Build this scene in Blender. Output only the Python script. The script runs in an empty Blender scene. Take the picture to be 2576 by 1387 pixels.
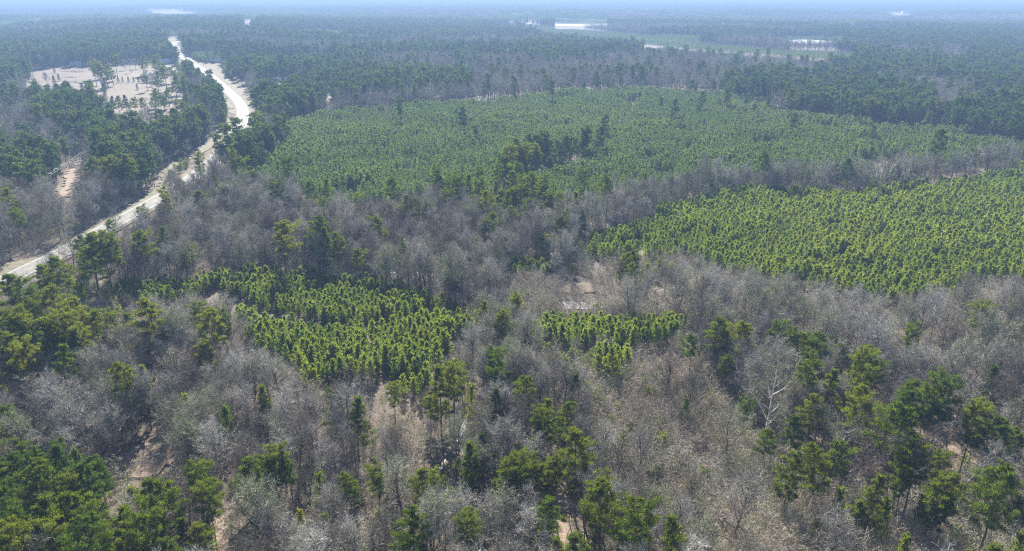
import bpy, math, random
import numpy as np
from mathutils import Vector

# ------------------------------------------------------------------ camera, sky, sun, exposure
S = bpy.context.scene
COL = S.collection
CAM_H = 100.0
PITCH = math.radians(21.08)
FPX = 1839.0                      # focal length in units of a 2576 px wide picture
CX, CY = 1288.0, 693.5
cam_d = bpy.data.cameras.new('camera'); cam = bpy.data.objects.new('camera', cam_d); COL.objects.link(cam)
cam.location = (0, 0, CAM_H); cam.rotation_euler = (math.pi / 2 - PITCH, 0, 0)
cam_d.sensor_width = 36.0; cam_d.lens = 36.0 * FPX / 2576.0
cam_d.clip_start = 1.0; cam_d.clip_end = 120000.0
S.camera = cam
SUN_EL, SUN_AZ = math.radians(37.0), math.radians(-7.0)      # azimuth from +Y towards +X
W = bpy.data.worlds.new('World'); S.world = W; W.use_nodes = True
wn = W.node_tree; wn.nodes.clear()
sky = wn.nodes.new('ShaderNodeTexSky'); sky.sky_type = 'NISHITA'; sky.sun_disc = False
sky.sun_elevation = SUN_EL; sky.sun_rotation = SUN_AZ; sky.altitude = 100; sky.air_density = 1.0; sky.dust_density = 0.4; sky.ozone_density = 3.0
bg = wn.nodes.new('ShaderNodeBackground'); bg.inputs['Strength'].default_value = 0.05
wo = wn.nodes.new('ShaderNodeOutputWorld')
wn.links.new(sky.outputs[0], bg.inputs[0]); wn.links.new(bg.outputs[0], wo.inputs[0])
sd = bpy.data.lights.new('sun', 'SUN'); sun = bpy.data.objects.new('sun', sd); COL.objects.link(sun)
sd.energy = 5.0; sd.angle = math.radians(0.53); sd.color = (1.0, 0.95, 0.86)
sdir = Vector((math.sin(SUN_AZ) * math.cos(SUN_EL), math.cos(SUN_AZ) * math.cos(SUN_EL), math.sin(SUN_EL)))
sun.rotation_euler = sdir.to_track_quat('Z', 'Y').to_euler(); sun.location = sdir * 500
S.view_settings.view_transform = 'Standard'; S.view_settings.look = 'None'
S.view_settings.exposure = 1.7; S.view_settings.gamma = 1.0; S.view_settings.use_curve_mapping = False
HAZE_DENSITY = 0.00027
HAZE_COLOR = (0.30, 0.45, 0.74)
S.render.engine = 'CYCLES'
S.cycles.max_bounces = 4; S.cycles.diffuse_bounces = 2; S.cycles.glossy_bounces = 1
S.cycles.transmission_bounces = 2; S.cycles.volume_bounces = 0; S.cycles.transparent_max_bounces = 4
S.cycles.use_denoising = False; S.cycles.denoiser = 'OPENIMAGEDENOISE'; S.cycles.denoising_input_passes = 'RGB_ALBEDO_NORMAL'; S.cycles.denoising_prefilter = 'ACCURATE'
S.cycles.pixel_filter_type = 'BLACKMAN_HARRIS'; S.cycles.filter_width = 1.25
S.cycles.sample_clamp_indirect = 4.0

R = np.random.default_rng(7)

# ------------------------------------------------------------------ terrain
def smooth(a, b, x):
    t = np.clip((x - a) / (b - a), 0, 1); return t * t * (3 - 2 * t)

def vnoise(x, y, seed=0):
    """smooth value noise in 0..1"""
    xi = np.floor(x).astype(np.int64); yi = np.floor(y).astype(np.int64)
    fx = x - xi; fy = y - yi; fx = fx * fx * (3 - 2 * fx); fy = fy * fy * (3 - 2 * fy)
    def h(i, j):
        n = (i * 374761393 + j * 668265263 + seed * 974711) & 0x7fffffff
        n = ((n ^ (n >> 13)) * 1274126177) & 0x7fffffff
        return ((n ^ (n >> 16)) & 0xffff) / 65535.0
    return (h(xi, yi) * (1 - fx) + h(xi + 1, yi) * fx) * (1 - fy) + (h(xi, yi + 1) * (1 - fx) + h(xi + 1, yi + 1) * fx) * fy

def fbm(x, y, seed=0, n=3):
    v = 0; a = 0.5; s = 0
    for k in range(n):
        v = v + a * vnoise(x * 2 ** k, y * 2 ** k, seed + k); s += a; a *= 0.5
    return v / s

def hgt(x, y):
    x = np.asarray(x, float); y = np.asarray(y, float)
    r = np.hypot(x, y); az = np.degrees(np.arctan2(x, np.maximum(y, 1e-3)))
    z = 16 * smooth(750, 2000, r) * np.exp(-((az + 22) / 9) ** 2) * (1 - smooth(2300, 3600, r))
    z = z + 26 * smooth(1500, 3800, r) * (fbm(x / 1500 + 7.3, y / 650 + 1.7, 3, 2) - 0.5)
    z = z + 8 * smooth(350, 1100, r) * (1 - smooth(1500, 2500, r)) * (fbm(x / 420 + 3.1, y / 300 + 9.2, 5, 2) - 0.5) * (1 - np.exp(-((az + 22) / 7) ** 2))
    z = z + 2.5 * (fbm(x / 90, y / 90, 8, 2) - 0.5) * smooth(60, 160, r) * (1 - smooth(350, 700, r))
    return z

def ray(px, py):
    u = (px - CX) / FPX; v = -(py - CY) / FPX
    d = np.array([u, math.cos(PITCH) + v * math.sin(PITCH), -math.sin(PITCH) + v * math.cos(PITCH)])
    return d / np.linalg.norm(d)

_T = np.concatenate([np.linspace(60, 2500, 2200), np.geomspace(2503, 60000, 1800)])
def at(px, py, zc=0.0):
    """the point of the land (raised by zc) seen at picture point px, py of the 2576 px wide photograph"""
    d = ray(px, py)
    P = np.array([0, 0, CAM_H])[None] + _T[:, None] * d[None]
    f = P[:, 2] - hgt(P[:, 0], P[:, 1]) - zc
    k = np.nonzero(f < 0)[0]
    if len(k) == 0: return P[-1, :2]
    k = max(1, k[0]); t = f[k - 1] / (f[k - 1] - f[k] + 1e-9)
    return (P[k - 1] * (1 - t) + P[k] * t)[:2]

RAW = {}; KEEPALIVE = []
def poly(pts, zc=0.0):
    out = []
    for i, p in enumerate(pts):                       # straight lines in the picture are subdivided
        q = pts[(i + 1) % len(pts)]
        n = max(1, int(math.hypot(q[0] - p[0], q[1] - p[1]) / 60))
        for k in range(n):
            t = k / n; out.append(at(p[0] * (1 - t) + q[0] * t, p[1] * (1 - t) + q[1] * t, zc))
    out = np.array(out); RAW[id(out)] = pts; KEEPALIVE.append(out)
    return out

def inside(P, x, y):
    res = np.zeros(x.shape, bool)
    bb = (x >= P[:, 0].min()) & (x <= P[:, 0].max()) & (y >= P[:, 1].min()) & (y <= P[:, 1].max())
    if not bb.any(): return res
    xs = x[bb]; ys = y[bb]; c = np.zeros(xs.shape, bool)
    for i in range(len(P)):
        x0, y0 = P[i - 1]; x1, y1 = P[i]
        if y0 == y1: continue
        m = ((y0 > ys) != (y1 > ys)) & (xs < (x1 - x0) * (ys - y0) / (y1 - y0) + x0)
        c ^= m
    res[bb] = c
    return res

def project(x, y, z):
    dx, dy, dz = x, y, z - CAM_H
    dep = dy * math.cos(PITCH) - dz * math.sin(PITCH)
    up = dy * math.sin(PITCH) + dz * math.cos(PITCH)
    dep = np.maximum(dep, 1e-3)
    return CX + FPX * dx / dep, CY - FPX * up / dep

def F1(x, y): return (x / 4.593 / 1.1925, (150 + y / 4.593) / 1.1925)
def F2(x, y): return ((460 + x / 4.593) / 1.1925, (80 + y / 4.593) / 1.1925)
def L3(c, r, x, y): return (c * 858.67 + x / 3.0, r * 462.3 + y / 3.0)

# ------------------------------------------------------------------ materials
def mat(name):
    m = bpy.data.materials.new(name); m.use_nodes = True; m.node_tree.nodes.clear()
    return m, m.node_tree.nodes, m.node_tree.links

def ramp(n, l, fac, stops):
    r = n.new('ShaderNodeValToRGB'); e = r.color_ramp.elements
    while len(e) < len(stops): e.new(0.5)
    for k, (p, c) in enumerate(stops): e[k].position = p; e[k].color = (*c, 1)
    l.new(fac, r.inputs[0]); return r.outputs[0]

def mixc(n, l, a, b, fac, mode='MIX'):
    m = n.new('ShaderNodeMix'); m.data_type = 'RGBA'; m.blend_type = mode
    for s, v in ((m.inputs[0], fac), (m.inputs[6], a), (m.inputs[7], b)):
        if hasattr(v, 'links') or hasattr(v, 'is_linked'): l.new(v, s)
        else: s.default_value = v if not isinstance(v, tuple) else (*v, 1)
    return m.outputs[2]

def noise(n, l, scale, detail=3, coord='world'):
    t = n.new('ShaderNodeTexNoise'); t.inputs['Scale'].default_value = scale; t.inputs['Detail'].default_value = detail
    if coord == 'world':
        g = n.new('ShaderNodeNewGeometry'); l.new(g.outputs['Position'], t.inputs['Vector'])
    else:
        g = n.new('ShaderNodeTexCoord'); l.new(g.outputs['Object'], t.inputs['Vector'])
    return t.outputs['Fac']

def leafmat(name, stops, trans=0.45, tcol=None, spread=0.5, patch=0.012):
    """needle foliage: base colour varies per tree, per needle bunch and slowly over the land; light also passes through"""
    m, n, l = mat(name)
    oi = n.new('ShaderNodeObjectInfo'); g = n.new('ShaderNodeNewGeometry')
    ns = noise(n, l, patch, 2)
    a = n.new('ShaderNodeMath'); a.operation = 'MULTIPLY_ADD'; l.new(oi.outputs['Random'], a.inputs[0]); a.inputs[1].default_value = 0.6
    l.new(ns, a.inputs[2])
    b = n.new('ShaderNodeMath'); b.operation = 'SUBTRACT'; l.new(a.outputs[0], b.inputs[0]); b.inputs[1].default_value = 0.3
    c = ramp(n, l, b.outputs[0], stops)
    v = n.new('ShaderNodeMath'); v.operation = 'MULTIPLY_ADD'; l.new(g.outputs['Random Per Island'], v.inputs[0]); v.inputs[1].default_value = 2 * spread; v.inputs[2].default_value = 1 - spread
    hs = n.new('ShaderNodeHueSaturation'); l.new(c, hs.inputs['Color']); l.new(v.outputs[0], hs.inputs['Value'])
    d = n.new('ShaderNodeBsdfDiffuse'); l.new(hs.outputs[0], d.inputs[0])
    t = n.new('ShaderNodeBsdfTranslucent')
    l.new(mixc(n, l, hs.outputs[0], tcol or (1.45, 1.5, 0.65), 1.0, 'MULTIPLY'), t.inputs[0])
    mx = n.new('ShaderNodeMixShader'); mx.inputs[0].default_value = trans
    l.new(d.outputs[0], mx.inputs[1]); l.new(t.outputs[0], mx.inputs[2])
    o = n.new('ShaderNodeOutputMaterial'); l.new(mx.outputs[0], o.inputs[0])
    return m

def barkmat(name, stops, rough=0.9, island=0.3, patch=0.015):
    m, n, l = mat(name)
    oi = n.new('ShaderNodeObjectInfo'); g = n.new('ShaderNodeNewGeometry')
    ns = noise(n, l, patch, 3)
    a = n.new('ShaderNodeMath'); a.operation = 'MULTIPLY_ADD'; l.new(oi.outputs['Random'], a.inputs[0]); a.inputs[1].default_value = 0.7; l.new(ns, a.inputs[2])
    b = n.new('ShaderNodeMath'); b.operation = 'SUBTRACT'; l.new(a.outputs[0], b.inputs[0]); b.inputs[1].default_value = 0.35
    c = ramp(n, l, b.outputs[0], stops)
    v = n.new('ShaderNodeMath'); v.operation = 'MULTIPLY_ADD'; l.new(g.outputs['Random Per Island'], v.inputs[0]); v.inputs[1].default_value = 2 * island; v.inputs[2].default_value = 1 - island
    hs = n.new('ShaderNodeHueSaturation'); l.new(c, hs.inputs['Color']); l.new(v.outputs[0], hs.inputs['Value'])
    p = n.new('ShaderNodeBsdfPrincipled'); l.new(hs.outputs[0], p.inputs['Base Color']); p.inputs['Roughness'].default_value = rough
    o = n.new('ShaderNodeOutputMaterial'); l.new(p.outputs[0], o.inputs[0])
    return m

def surf(name, stops, scale, rough=0.9, scale2=None, bump=0.0, detail=5, spec=0.5):
    m, n, l = mat(name)
    c = ramp(n, l, noise(n, l, scale, detail), stops)
    if scale2:
        k = ramp(n, l, noise(n, l, scale2, 6), [(0.3, (0.55, 0.55, 0.55)), (0.7, (1.25, 1.25, 1.25))])
        c = mixc(n, l, c, k, 1.0, 'MULTIPLY')
    p = n.new('ShaderNodeBsdfPrincipled'); l.new(c, p.inputs['Base Color']); p.inputs['Roughness'].default_value = rough
    p.inputs['Specular IOR Level'].default_value = spec
    if bump:
        b = n.new('ShaderNodeBump'); b.inputs['Strength'].default_value = bump; b.inputs['Distance'].default_value = 1.0
        l.new(noise(n, l, (scale2 or scale) * 2, 4), b.inputs['Height']); l.new(b.outputs[0], p.inputs['Normal'])
    o = n.new('ShaderNodeOutputMaterial'); l.new(p.outputs[0], o.inputs[0])
    return m

M = {}
M['pine'] = leafmat('pine_needles', [(0.0, (0.048, 0.088, 0.026)), (0.45, (0.092, 0.125, 0.024)), (0.8, (0.140, 0.158, 0.030)), (1.0, (0.18, 0.185, 0.045))], 0.5)
M['pine_dark'] = leafmat('dark_pine_needles', [(0.0, (0.035, 0.075, 0.035)), (0.6, (0.065, 0.105, 0.038)), (1.0, (0.105, 0.130, 0.038))], 0.4)
M['young'] = leafmat('young_pine_needles', [(0.0, (0.080, 0.130, 0.036)), (0.5, (0.150, 0.192, 0.042)), (1.0, (0.215, 0.238, 0.052))], 0.55, patch=0.008)
M['mid'] = leafmat('plantation_needles', [(0.0, (0.060, 0.100, 0.056)), (0.6, (0.102, 0.144, 0.066)), (1.0, (0.145, 0.174, 0.070))], 0.5, patch=0.005)
M['cedar'] = leafmat('cedar_needles', [(0.0, (0.045, 0.075, 0.040)), (1.0, (0.075, 0.10, 0.05))], 0.3)
M['brushleaf'] = leafmat('sprout_leaves', [(0.0, (0.06, 0.10, 0.03)), (0.5, (0.14, 0.17, 0.06)), (1.0, (0.24, 0.26, 0.12))], 0.4)
M['trunk'] = barkmat('pine_bark', [(0.0, (0.045, 0.030, 0.025)), (1.0, (0.13, 0.075, 0.05))])
M['bark'] = barkmat('grey_bark', [(0.0, (0.05, 0.042, 0.036)), (0.6, (0.10, 0.088, 0.076)), (1.0, (0.18, 0.16, 0.135))])
M['twig'] = barkmat('twigs', [(0.1, (0.145, 0.112, 0.086)), (0.28, (0.30, 0.275, 0.24)), (0.48, (0.46, 0.44, 0.395)), (0.60, (0.19, 0.15, 0.115)), (0.74, (0.335, 0.35, 0.22)), (0.95, (0.40, 0.375, 0.31))], island=0.35)
M['pale'] = barkmat('pale_bark', [(0.0, (0.55, 0.52, 0.47)), (1.0, (0.62, 0.58, 0.5))])
M['thicket'] = barkmat('thicket_twigs', [(0.05, (0.225, 0.175, 0.135)), (0.35, (0.39, 0.33, 0.26)), (0.6, (0.44, 0.415, 0.355)), (0.8, (0.38, 0.38, 0.235)), (1.0, (0.46, 0.40, 0.31))], island=0.4, patch=0.04)
M['ground'] = surf('leaf_litter', [(0.25, (0.060, 0.044, 0.030)), (0.45, (0.108, 0.080, 0.052)), (0.6, (0.150, 0.118, 0.076)), (0.8, (0.19, 0.165, 0.10))], 0.05, scale2=0.9, bump=0.5)
M['field'] = surf('dry_grass', [(0.3, (0.092, 0.068, 0.040)), (0.5, (0.128, 0.096, 0.060)), (0.7, (0.165, 0.125, 0.078))], 0.018, scale2=0.25)
M['verge'] = surf('verge_grass', [(0.3, (0.105, 0.10, 0.045)), (0.55, (0.145, 0.125, 0.07)), (0.75, (0.18, 0.145, 0.09))], 0.03, scale2=0.4)
M['dirt'] = surf('pale_dirt', [(0.3, (0.20, 0.14, 0.10)), (0.6, (0.28, 0.21, 0.15)), (0.8, (0.34, 0.26, 0.19))], 0.12, scale2=1.3, bump=0.3)
M['asphalt'] = surf('bleached_asphalt', [(0.3, (0.15, 0.142, 0.128)), (0.7, (0.19, 0.18, 0.162))], 0.3, rough=0.8, spec=0.3)
M['paint'] = surf('road_paint', [(0, (0.8, 0.8, 0.78)), (1, (0.82, 0.82, 0.8))], 1.0, rough=0.5)
M['paint_y'] = surf('yellow_paint', [(0, (0.75, 0.55, 0.12)), (1, (0.8, 0.6, 0.15))], 1.0, rough=0.5)
M['rock'] = surf('pale_rock', [(0.3, (0.55, 0.54, 0.52)), (0.7, (0.75, 0.74, 0.72))], 1.2)
M['wood'] = surf('weathered_wood', [(0.3, (0.16, 0.12, 0.09)), (0.7, (0.28, 0.23, 0.18))], 2.0)
M['wall'] = surf('white_siding', [(0.3, (0.66, 0.64, 0.60)), (0.7, (0.75, 0.73, 0.70))], 0.5)
M['brickwall'] = surf('brick_wall', [(0.3, (0.30, 0.15, 0.11)), (0.7, (0.40, 0.22, 0.16))], 1.5)
M['roofw'] = surf('metal_roof', [(0.3, (0.68, 0.70, 0.72)), (0.7, (0.8, 0.8, 0.8))], 0.4, rough=0.4)
M['roofd'] = surf('shingle_roof', [(0.3, (0.22, 0.20, 0.19)), (0.7, (0.34, 0.31, 0.29))], 1.5)
M['glass'] = surf('window_glass', [(0, (0.05, 0.06, 0.08)), (1, (0.08, 0.09, 0.1))], 1.0, rough=0.1)
M['wire'] = surf('wire_metal', [(0, (0.5, 0.5, 0.5)), (1, (0.6, 0.6, 0.6))], 1.0, rough=0.35)

def watermat(name, rough, bump, scale, base=(0.06, 0.06, 0.05)):
    m, n, l = mat(name)
    p = n.new('ShaderNodeBsdfPrincipled'); p.inputs['Base Color'].default_value = (*base, 1)
    p.inputs['Roughness'].default_value = rough; p.inputs['Specular IOR Level'].default_value = 0.9; p.inputs['IOR'].default_value = 1.45
    b = n.new('ShaderNodeBump'); b.inputs['Strength'].default_value = bump; b.inputs['Distance'].default_value = 0.3
    l.new(noise(n, l, scale, 3), b.inputs['Height']); l.new(b.outputs[0], p.inputs['Normal'])
    o = n.new('ShaderNodeOutputMaterial'); l.new(p.outputs[0], o.inputs[0]); return m
M['water'] = watermat('creek_water', 0.5, 0.7, 2.5)
M['pond'] = watermat('pond_water', 0.35, 0.6, 0.15); M['pond_sheen'] = watermat('painted_sheen_pond_water', 0.4, 0.6, 0.15, (0.42, 0.43, 0.40))  # second one: bright reflection on the right-hand pond painted in as pale base colour

# ------------------------------------------------------------------ mesh helpers (everything is quads)
class Q:
    def __init__(s): s.v = []; s.f = []; s.n = 0
    def add(s, v, f):
        s.v.append(np.asarray(v, np.float32)); s.f.append(np.asarray(f, np.int32) + s.n); s.n += len(v)
    def tube(s, pts, rad, sides=4):
        pts = np.asarray(pts, float); k = len(pts)
        d = np.gradient(pts, axis=0); d /= np.linalg.norm(d, axis=1)[:, None] + 1e-9
        ref = np.array([1, 0, 0.]) if abs(d[0, 0]) < 0.8 else np.array([0, 1., 0])
        u = np.cross(d, ref); u /= np.linalg.norm(u, axis=1)[:, None] + 1e-9; w = np.cross(d, u)
        a = np.arange(sides) * 2 * math.pi / sides
        rad = np.asarray(rad, float)
        ring = pts[:, None] + rad[:, None, None] * (u[:, None] * np.cos(a)[None, :, None] + w[:, None] * np.sin(a)[None, :, None])
        i = np.arange(k - 1)[:, None] * sides; j = np.arange(sides)[None]; j2 = (j + 1) % sides
        f = np.stack([i + j, i + j2, i + sides + j2, i + sides + j], -1).reshape(-1, 4)
        s.add(ring.reshape(-1, 3), f)
    def spikes(s, c, d, L, w):
        n = len(c); r = R.normal(size=(n, 3)); sd_ = np.cross(d, r); sd_ /= np.linalg.norm(sd_, axis=1)[:, None] + 1e-9
        L = np.broadcast_to(L, n)[:, None]; w = np.broadcast_to(w, n)[:, None]
        v = np.stack([c, c + d * L * .45 + sd_ * w / 2, c + d * L, c + d * L * .45 - sd_ * w / 2], 1).reshape(-1, 3)
        s.add(v, np.arange(n * 4).reshape(-1, 4))
    def ribbons(s, a, b, w0, w1):
        n = len(a); d = b - a; r = R.normal(size=(n, 3)); sd_ = np.cross(d, r); sd_ /= np.linalg.norm(sd_, axis=1)[:, None] + 1e-9
        w0 = np.broadcast_to(w0, n)[:, None] / 2; w1 = np.broadcast_to(w1, n)[:, None] / 2
        v = np.stack([a - sd_ * w0, a + sd_ * w0, b + sd_ * w1, b - sd_ * w1], 1).reshape(-1, 3)
        s.add(v, np.arange(n * 4).reshape(-1, 4))
    def box(s, x0, x1, y0, y1, z0, z1):
        v = [(x, y, z) for z in (z0, z1) for y in (y0, y1) for x in (x0, x1)]
        s.add(v, [(0, 2, 3, 1), (4, 5, 7, 6), (0, 1, 5, 4), (2, 6, 7, 3), (0, 4, 6, 2), (1, 3, 7, 5)])
    def mesh(s, name, m, smooth_=False):
        me = bpy.data.meshes.new(name); v = np.concatenate(s.v); f = np.concatenate(s.f)
        me.vertices.add(len(v)); me.vertices.foreach_set('co', v.astype(np.float32).ravel())
        me.loops.add(f.size); me.loops.foreach_set('vertex_index', f.astype(np.int32).ravel())
        me.polygons.add(len(f)); me.polygons.foreach_set('loop_start', np.arange(0, f.size, 4, dtype=np.int32))
        me.update(calc_edges=True)
        if smooth_: me.polygons.foreach_set('use_smooth', np.ones(len(f), bool))
        me.materials.append(m); return me

def unit(a): return a / (np.linalg.norm(a, axis=-1, keepdims=True) + 1e-9)

def link(name, data, parent=None, kind=None, label=None, cat=None, group=None):
    o = bpy.data.objects.new(name, data); COL.objects.link(o)
    if parent: o.parent = parent
    for k, v in (('kind', kind), ('label', label), ('category', cat), ('group', group)):
        if v: o[k] = v
    return o

# ------------------------------------------------------------------ tree models (unit: metres, base at origin)
def pine_meshes(name, H, RC, base, seed, nb=40, sp=92, L=0.50, w=0.105, flat=0.55, leaf='pine', shape='round'):
    """mature pine: clean pole, limbs that rise to an uneven crown of needle bunches"""
    global R
    R = np.random.default_rng(seed)
    t = Q(); c = Q()
    lean = R.normal(size=2) * 0.5
    def ax(z): q = z / H; return np.array([lean[0] * q * q * 1.5 + 0.12 * math.sin(q * 7 + seed), lean[1] * q * q * 1.5 + 0.1 * math.cos(q * 6 + seed), z])
    zs = np.linspace(-0.3, H * 0.97, 9)
    t.tube([ax(z) for z in zs], np.interp(zs, [0, H], [0.011 * H + 0.03, 0.04]), 6)
    ph = R.random() * 6
    cs = []; 
    lob = R.normal(size=4) * 0.16
    for k in range(nb):
        q = base + (0.985 - base) * (k + R.random() * 0.8) / nb
        u = (q - base) / (1 - base)
        if shape == 'round': prof = (math.sin(min(1.0, (u + 0.12) / 1.05) * math.pi * 0.92 + 0.18)) ** 0.6
        elif shape == 'flat': prof = 0.55 + 0.5 * u if u < 0.8 else 0.95 - (u - 0.8) * 1.9
        else: prof = (1.04 - u) ** 0.75
        az = ph + k * 2.399 + R.normal() * 0.25
        ln = RC * max(0.16, prof) * (0.78 + 0.4 * R.random()) * (1 + lob[0] * math.sin(az) + lob[1] * math.cos(az) + lob[2] * math.sin(2 * az))
        el = 0.05 + 0.75 * u + R.normal() * 0.12
        p0 = ax(q * H); dr = np.array([math.cos(az) * math.cos(el), math.sin(az) * math.cos(el), math.sin(el)])
        p1 = p0 + dr * ln * 0.55 + np.array([0, 0, -0.05 * ln]); p2 = p0 + dr * ln + np.array([0, 0, 0.12 * ln])
        t.tube([p0, p1, p2], [0.02 + 0.012 * ln, 0.014 + 0.006 * ln, 0.012], 3)
        m = max(2, int(1.6 + ln * 1.0))
        for j in range(m):
            f = 1.0 - j * (0.62 / m) - 0.08 * R.random()
            pc = p0 * (1 - f) + p2 * f + np.array([0, 0, 0.1])
            if j: pc = pc + R.normal(size=3) * np.array([0.45, 0.45, 0.2]) * (0.35 + 0.2 * ln)
            cs.append((pc, (0.42 + 0.16 * ln * 0.7) * (0.75 + 0.5 * R.random())))
    for z in (0.97, 0.93): cs.append((ax(z * H), 0.7))
    for pc, rr in cs:
        rr = min(rr, 1.25) * (0.86 if sp > 40 else 1); n = int(sp * (0.6 + 0.6 * rr))
        o = unit(R.normal(size=(n, 3))) * (R.random((n, 1)) ** 0.45) * rr * np.array([1, 1, flat])
        d = unit(unit(o) * 0.8 + np.array([0, 0, 0.65]) + R.normal(size=(n, 3)) * 0.28)
        c.spikes(pc + o - d * 0.15, d, L * (0.7 + 0.6 * R.random(n)), w * (0.8 + 0.5 * R.random(n)))
    return t.mesh(name + '_trunk', M['trunk']), c.mesh(name + '_crown', M[leaf])

def cone_meshes(name, H, RC, seed, nsp, L, w, leaf='young', lift=0.7, width_pow=0.7, tr=0.05):
    """young planted pine: foliage to the ground, upswept shoots"""
    global R
    R = np.random.default_rng(seed)
    t = Q(); c = Q()
    t.tube([(0, 0, -0.2), (0.03, 0, H * 0.5), (0, 0, H * 0.95)], [tr * 1.3, tr, 0.02], 4)
    nb = max(10, int(H * 4.2)); ph = R.random() * 6; pts = []; dirs = []
    per = max(2, nsp // nb)
    for k in range(nb):
        q = 0.06 + 0.9 * (k + R.random()) / nb
        ln = RC * ((1.02 - q) ** width_pow) * (0.7 + 0.5 * R.random()); az = ph + k * 2.399
        el = 0.35 + 0.55 * q
        d = np.array([math.cos(az) * math.cos(el), math.sin(az) * math.cos(el), math.sin(el)])
        f = (R.random(per) ** 0.6)[:, None]
        p = np.array([0, 0, q * H]) + d * ln * f + R.normal(size=(per, 3)) * (0.07 + 0.10 * ln)
        pts.append(p); dirs.append(unit(d[None] * 0.55 + np.array([0, 0, lift]) + R.normal(size=(per, 3)) * 0.3))
    m = per * 2
    pts.append(np.array([0, 0, H * 0.9]) + R.normal(size=(m, 3)) * np.array([0.10, 0.10, H * 0.05])); dirs.append(unit(np.array([0, 0, 1.0]) + R.normal(size=(m, 3)) * 0.28))
    p = np.concatenate(pts); d = np.concatenate(dirs)
    c.spikes(p, d, L * (0.7 + 0.6 * R.random(len(p))), w * (0.8 + 0.5 * R.random(len(p))))
    return t.mesh(name + '_trunk', M['trunk']), c.mesh(name + '_crown', M[leaf])

def bare_meshes(name, H, RC, base, seed, nl=11, dens=1.0, up=0.55, wmul=1.0, bark='bark', twig='twig', stems=1, lo=False):
    """leafless broadleaf tree: trunk and limbs as one mesh, twigs as the crown"""
    global R
    R = np.random.default_rng(seed)
    t = Q(); A = []; B = []; W0 = []
    for st in range(stems):
        off = R.normal(size=2) * (0.25 if stems > 1 else 0); ln_ = R.normal(size=2) * (0.9 if stems == 1 else H * 0.16)
        Hs = H * (1 if st == 0 else 0.7 + 0.3 * R.random())
        def ax(z): q = z / Hs; return np.array([off[0] + ln_[0] * q + 0.25 * math.sin(q * 5 + seed + st), off[1] + ln_[1] * q + 0.25 * math.cos(q * 4 + seed * 2), z])
        zs = np.linspace(-0.3, Hs * 0.93, 8)
        r0 = (0.0125 * Hs + 0.02) * (1 if stems == 1 else 0.5) * (1 if RC < 5 else 1.5)
        t.tube([ax(z) for z in zs], np.interp(zs, [0, Hs], [r0, 0.025]), 5)
        n1 = nl if stems == 1 else max(4, nl // 2)
        for k in range(n1):
            q = base + (0.93 - base) * ((k + R.random()) / n1) ** 0.9
            u = (q - base) / (1 - base)
            az = k * 2.399 + R.random() * 0.8 + seed
            ln = RC * (1.12 - 0.62 * u) * (0.75 + 0.45 * R.random()) * (1 if stems == 1 else 0.6)
            el = up + 0.5 * u + R.normal() * 0.12
            d = np.array([math.cos(az) * math.cos(el), math.sin(az) * math.cos(el), math.sin(el)])
            p = [ax(q * Hs)]
            for j in range(4):
                d = unit(d + R.normal(size=3) * 0.20 + np.array([0, 0, 0.10])); p.append(p[-1] + d * ln / 4)
            p = np.array(p); rb = max(0.03, r0 * (0.55 - 0.3 * u))
            t.tube(p, np.linspace(rb, 0.018, 5), 3 if lo or RC < 5 else 4)
            n2 = max(3, int(ln * 2.5 * dens))
            for j in range(n2):                        # secondary limbs
                f = 0.22 + 0.78 * ((j + R.random()) / n2) ** 0.75; i = min(3, int(f * 4)); g = f * 4 - i
                s0 = p[i] * (1 - g) + p[min(4, i + 1)] * g
                d2 = unit(d * 0.5 + unit(R.normal(size=3)) * 0.85 + np.array([0, 0, 0.35]))
                l2 = (0.9 + 0.24 * ln) * (0.6 + 0.7 * R.random())
                s1 = s0 + d2 * l2 * 0.5 + R.normal(size=3) * 0.06; s2 = s1 + unit(d2 + R.normal(size=3) * 0.25 + np.array([0, 0, 0.15])) * l2 * 0.5
                A += [s0, s1]; B += [s1, s2]; W0 += [0.065, 0.045]
                n3 = max(4, int(l2 * 5.6 * dens))
                for m in range(n3):
                    h = (m + R.random()) / n3; e0 = (s0 * (1 - 2 * h) + s1 * 2 * h) if h < 0.5 else (s1 * (2 - 2 * h) + s2 * (2 * h - 1))
                    d3 = unit(d2 * 0.6 + unit(R.normal(size=3)) * 0.75 + np.array([0, 0, 0.3]))
                    l3 = 0.45 + 0.55 * R.random(); e1 = e0 + d3 * l3
                    A.append(e0); B.append(e1); W0.append(0.036)
                    if not lo:
                        for _ in range(2):
                            g = 0.3 + 0.6 * R.random(); d4 = unit(d3 * 0.8 + unit(R.normal(size=3)) * 0.7 + np.array([0, 0, 0.2]))
                            e = e0 * (1 - g) + e1 * g; A.append(e); B.append(e + d4 * (0.3 + 0.35 * R.random())); W0.append(0.030)
    c = Q(); W0 = np.array(W0) * wmul
    c.ribbons(np.array(A), np.array(B), W0, W0 * 0.5)
    return t.mesh(name + '_trunk', M[bark]), c.mesh(name + '_crown', M[twig])

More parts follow.
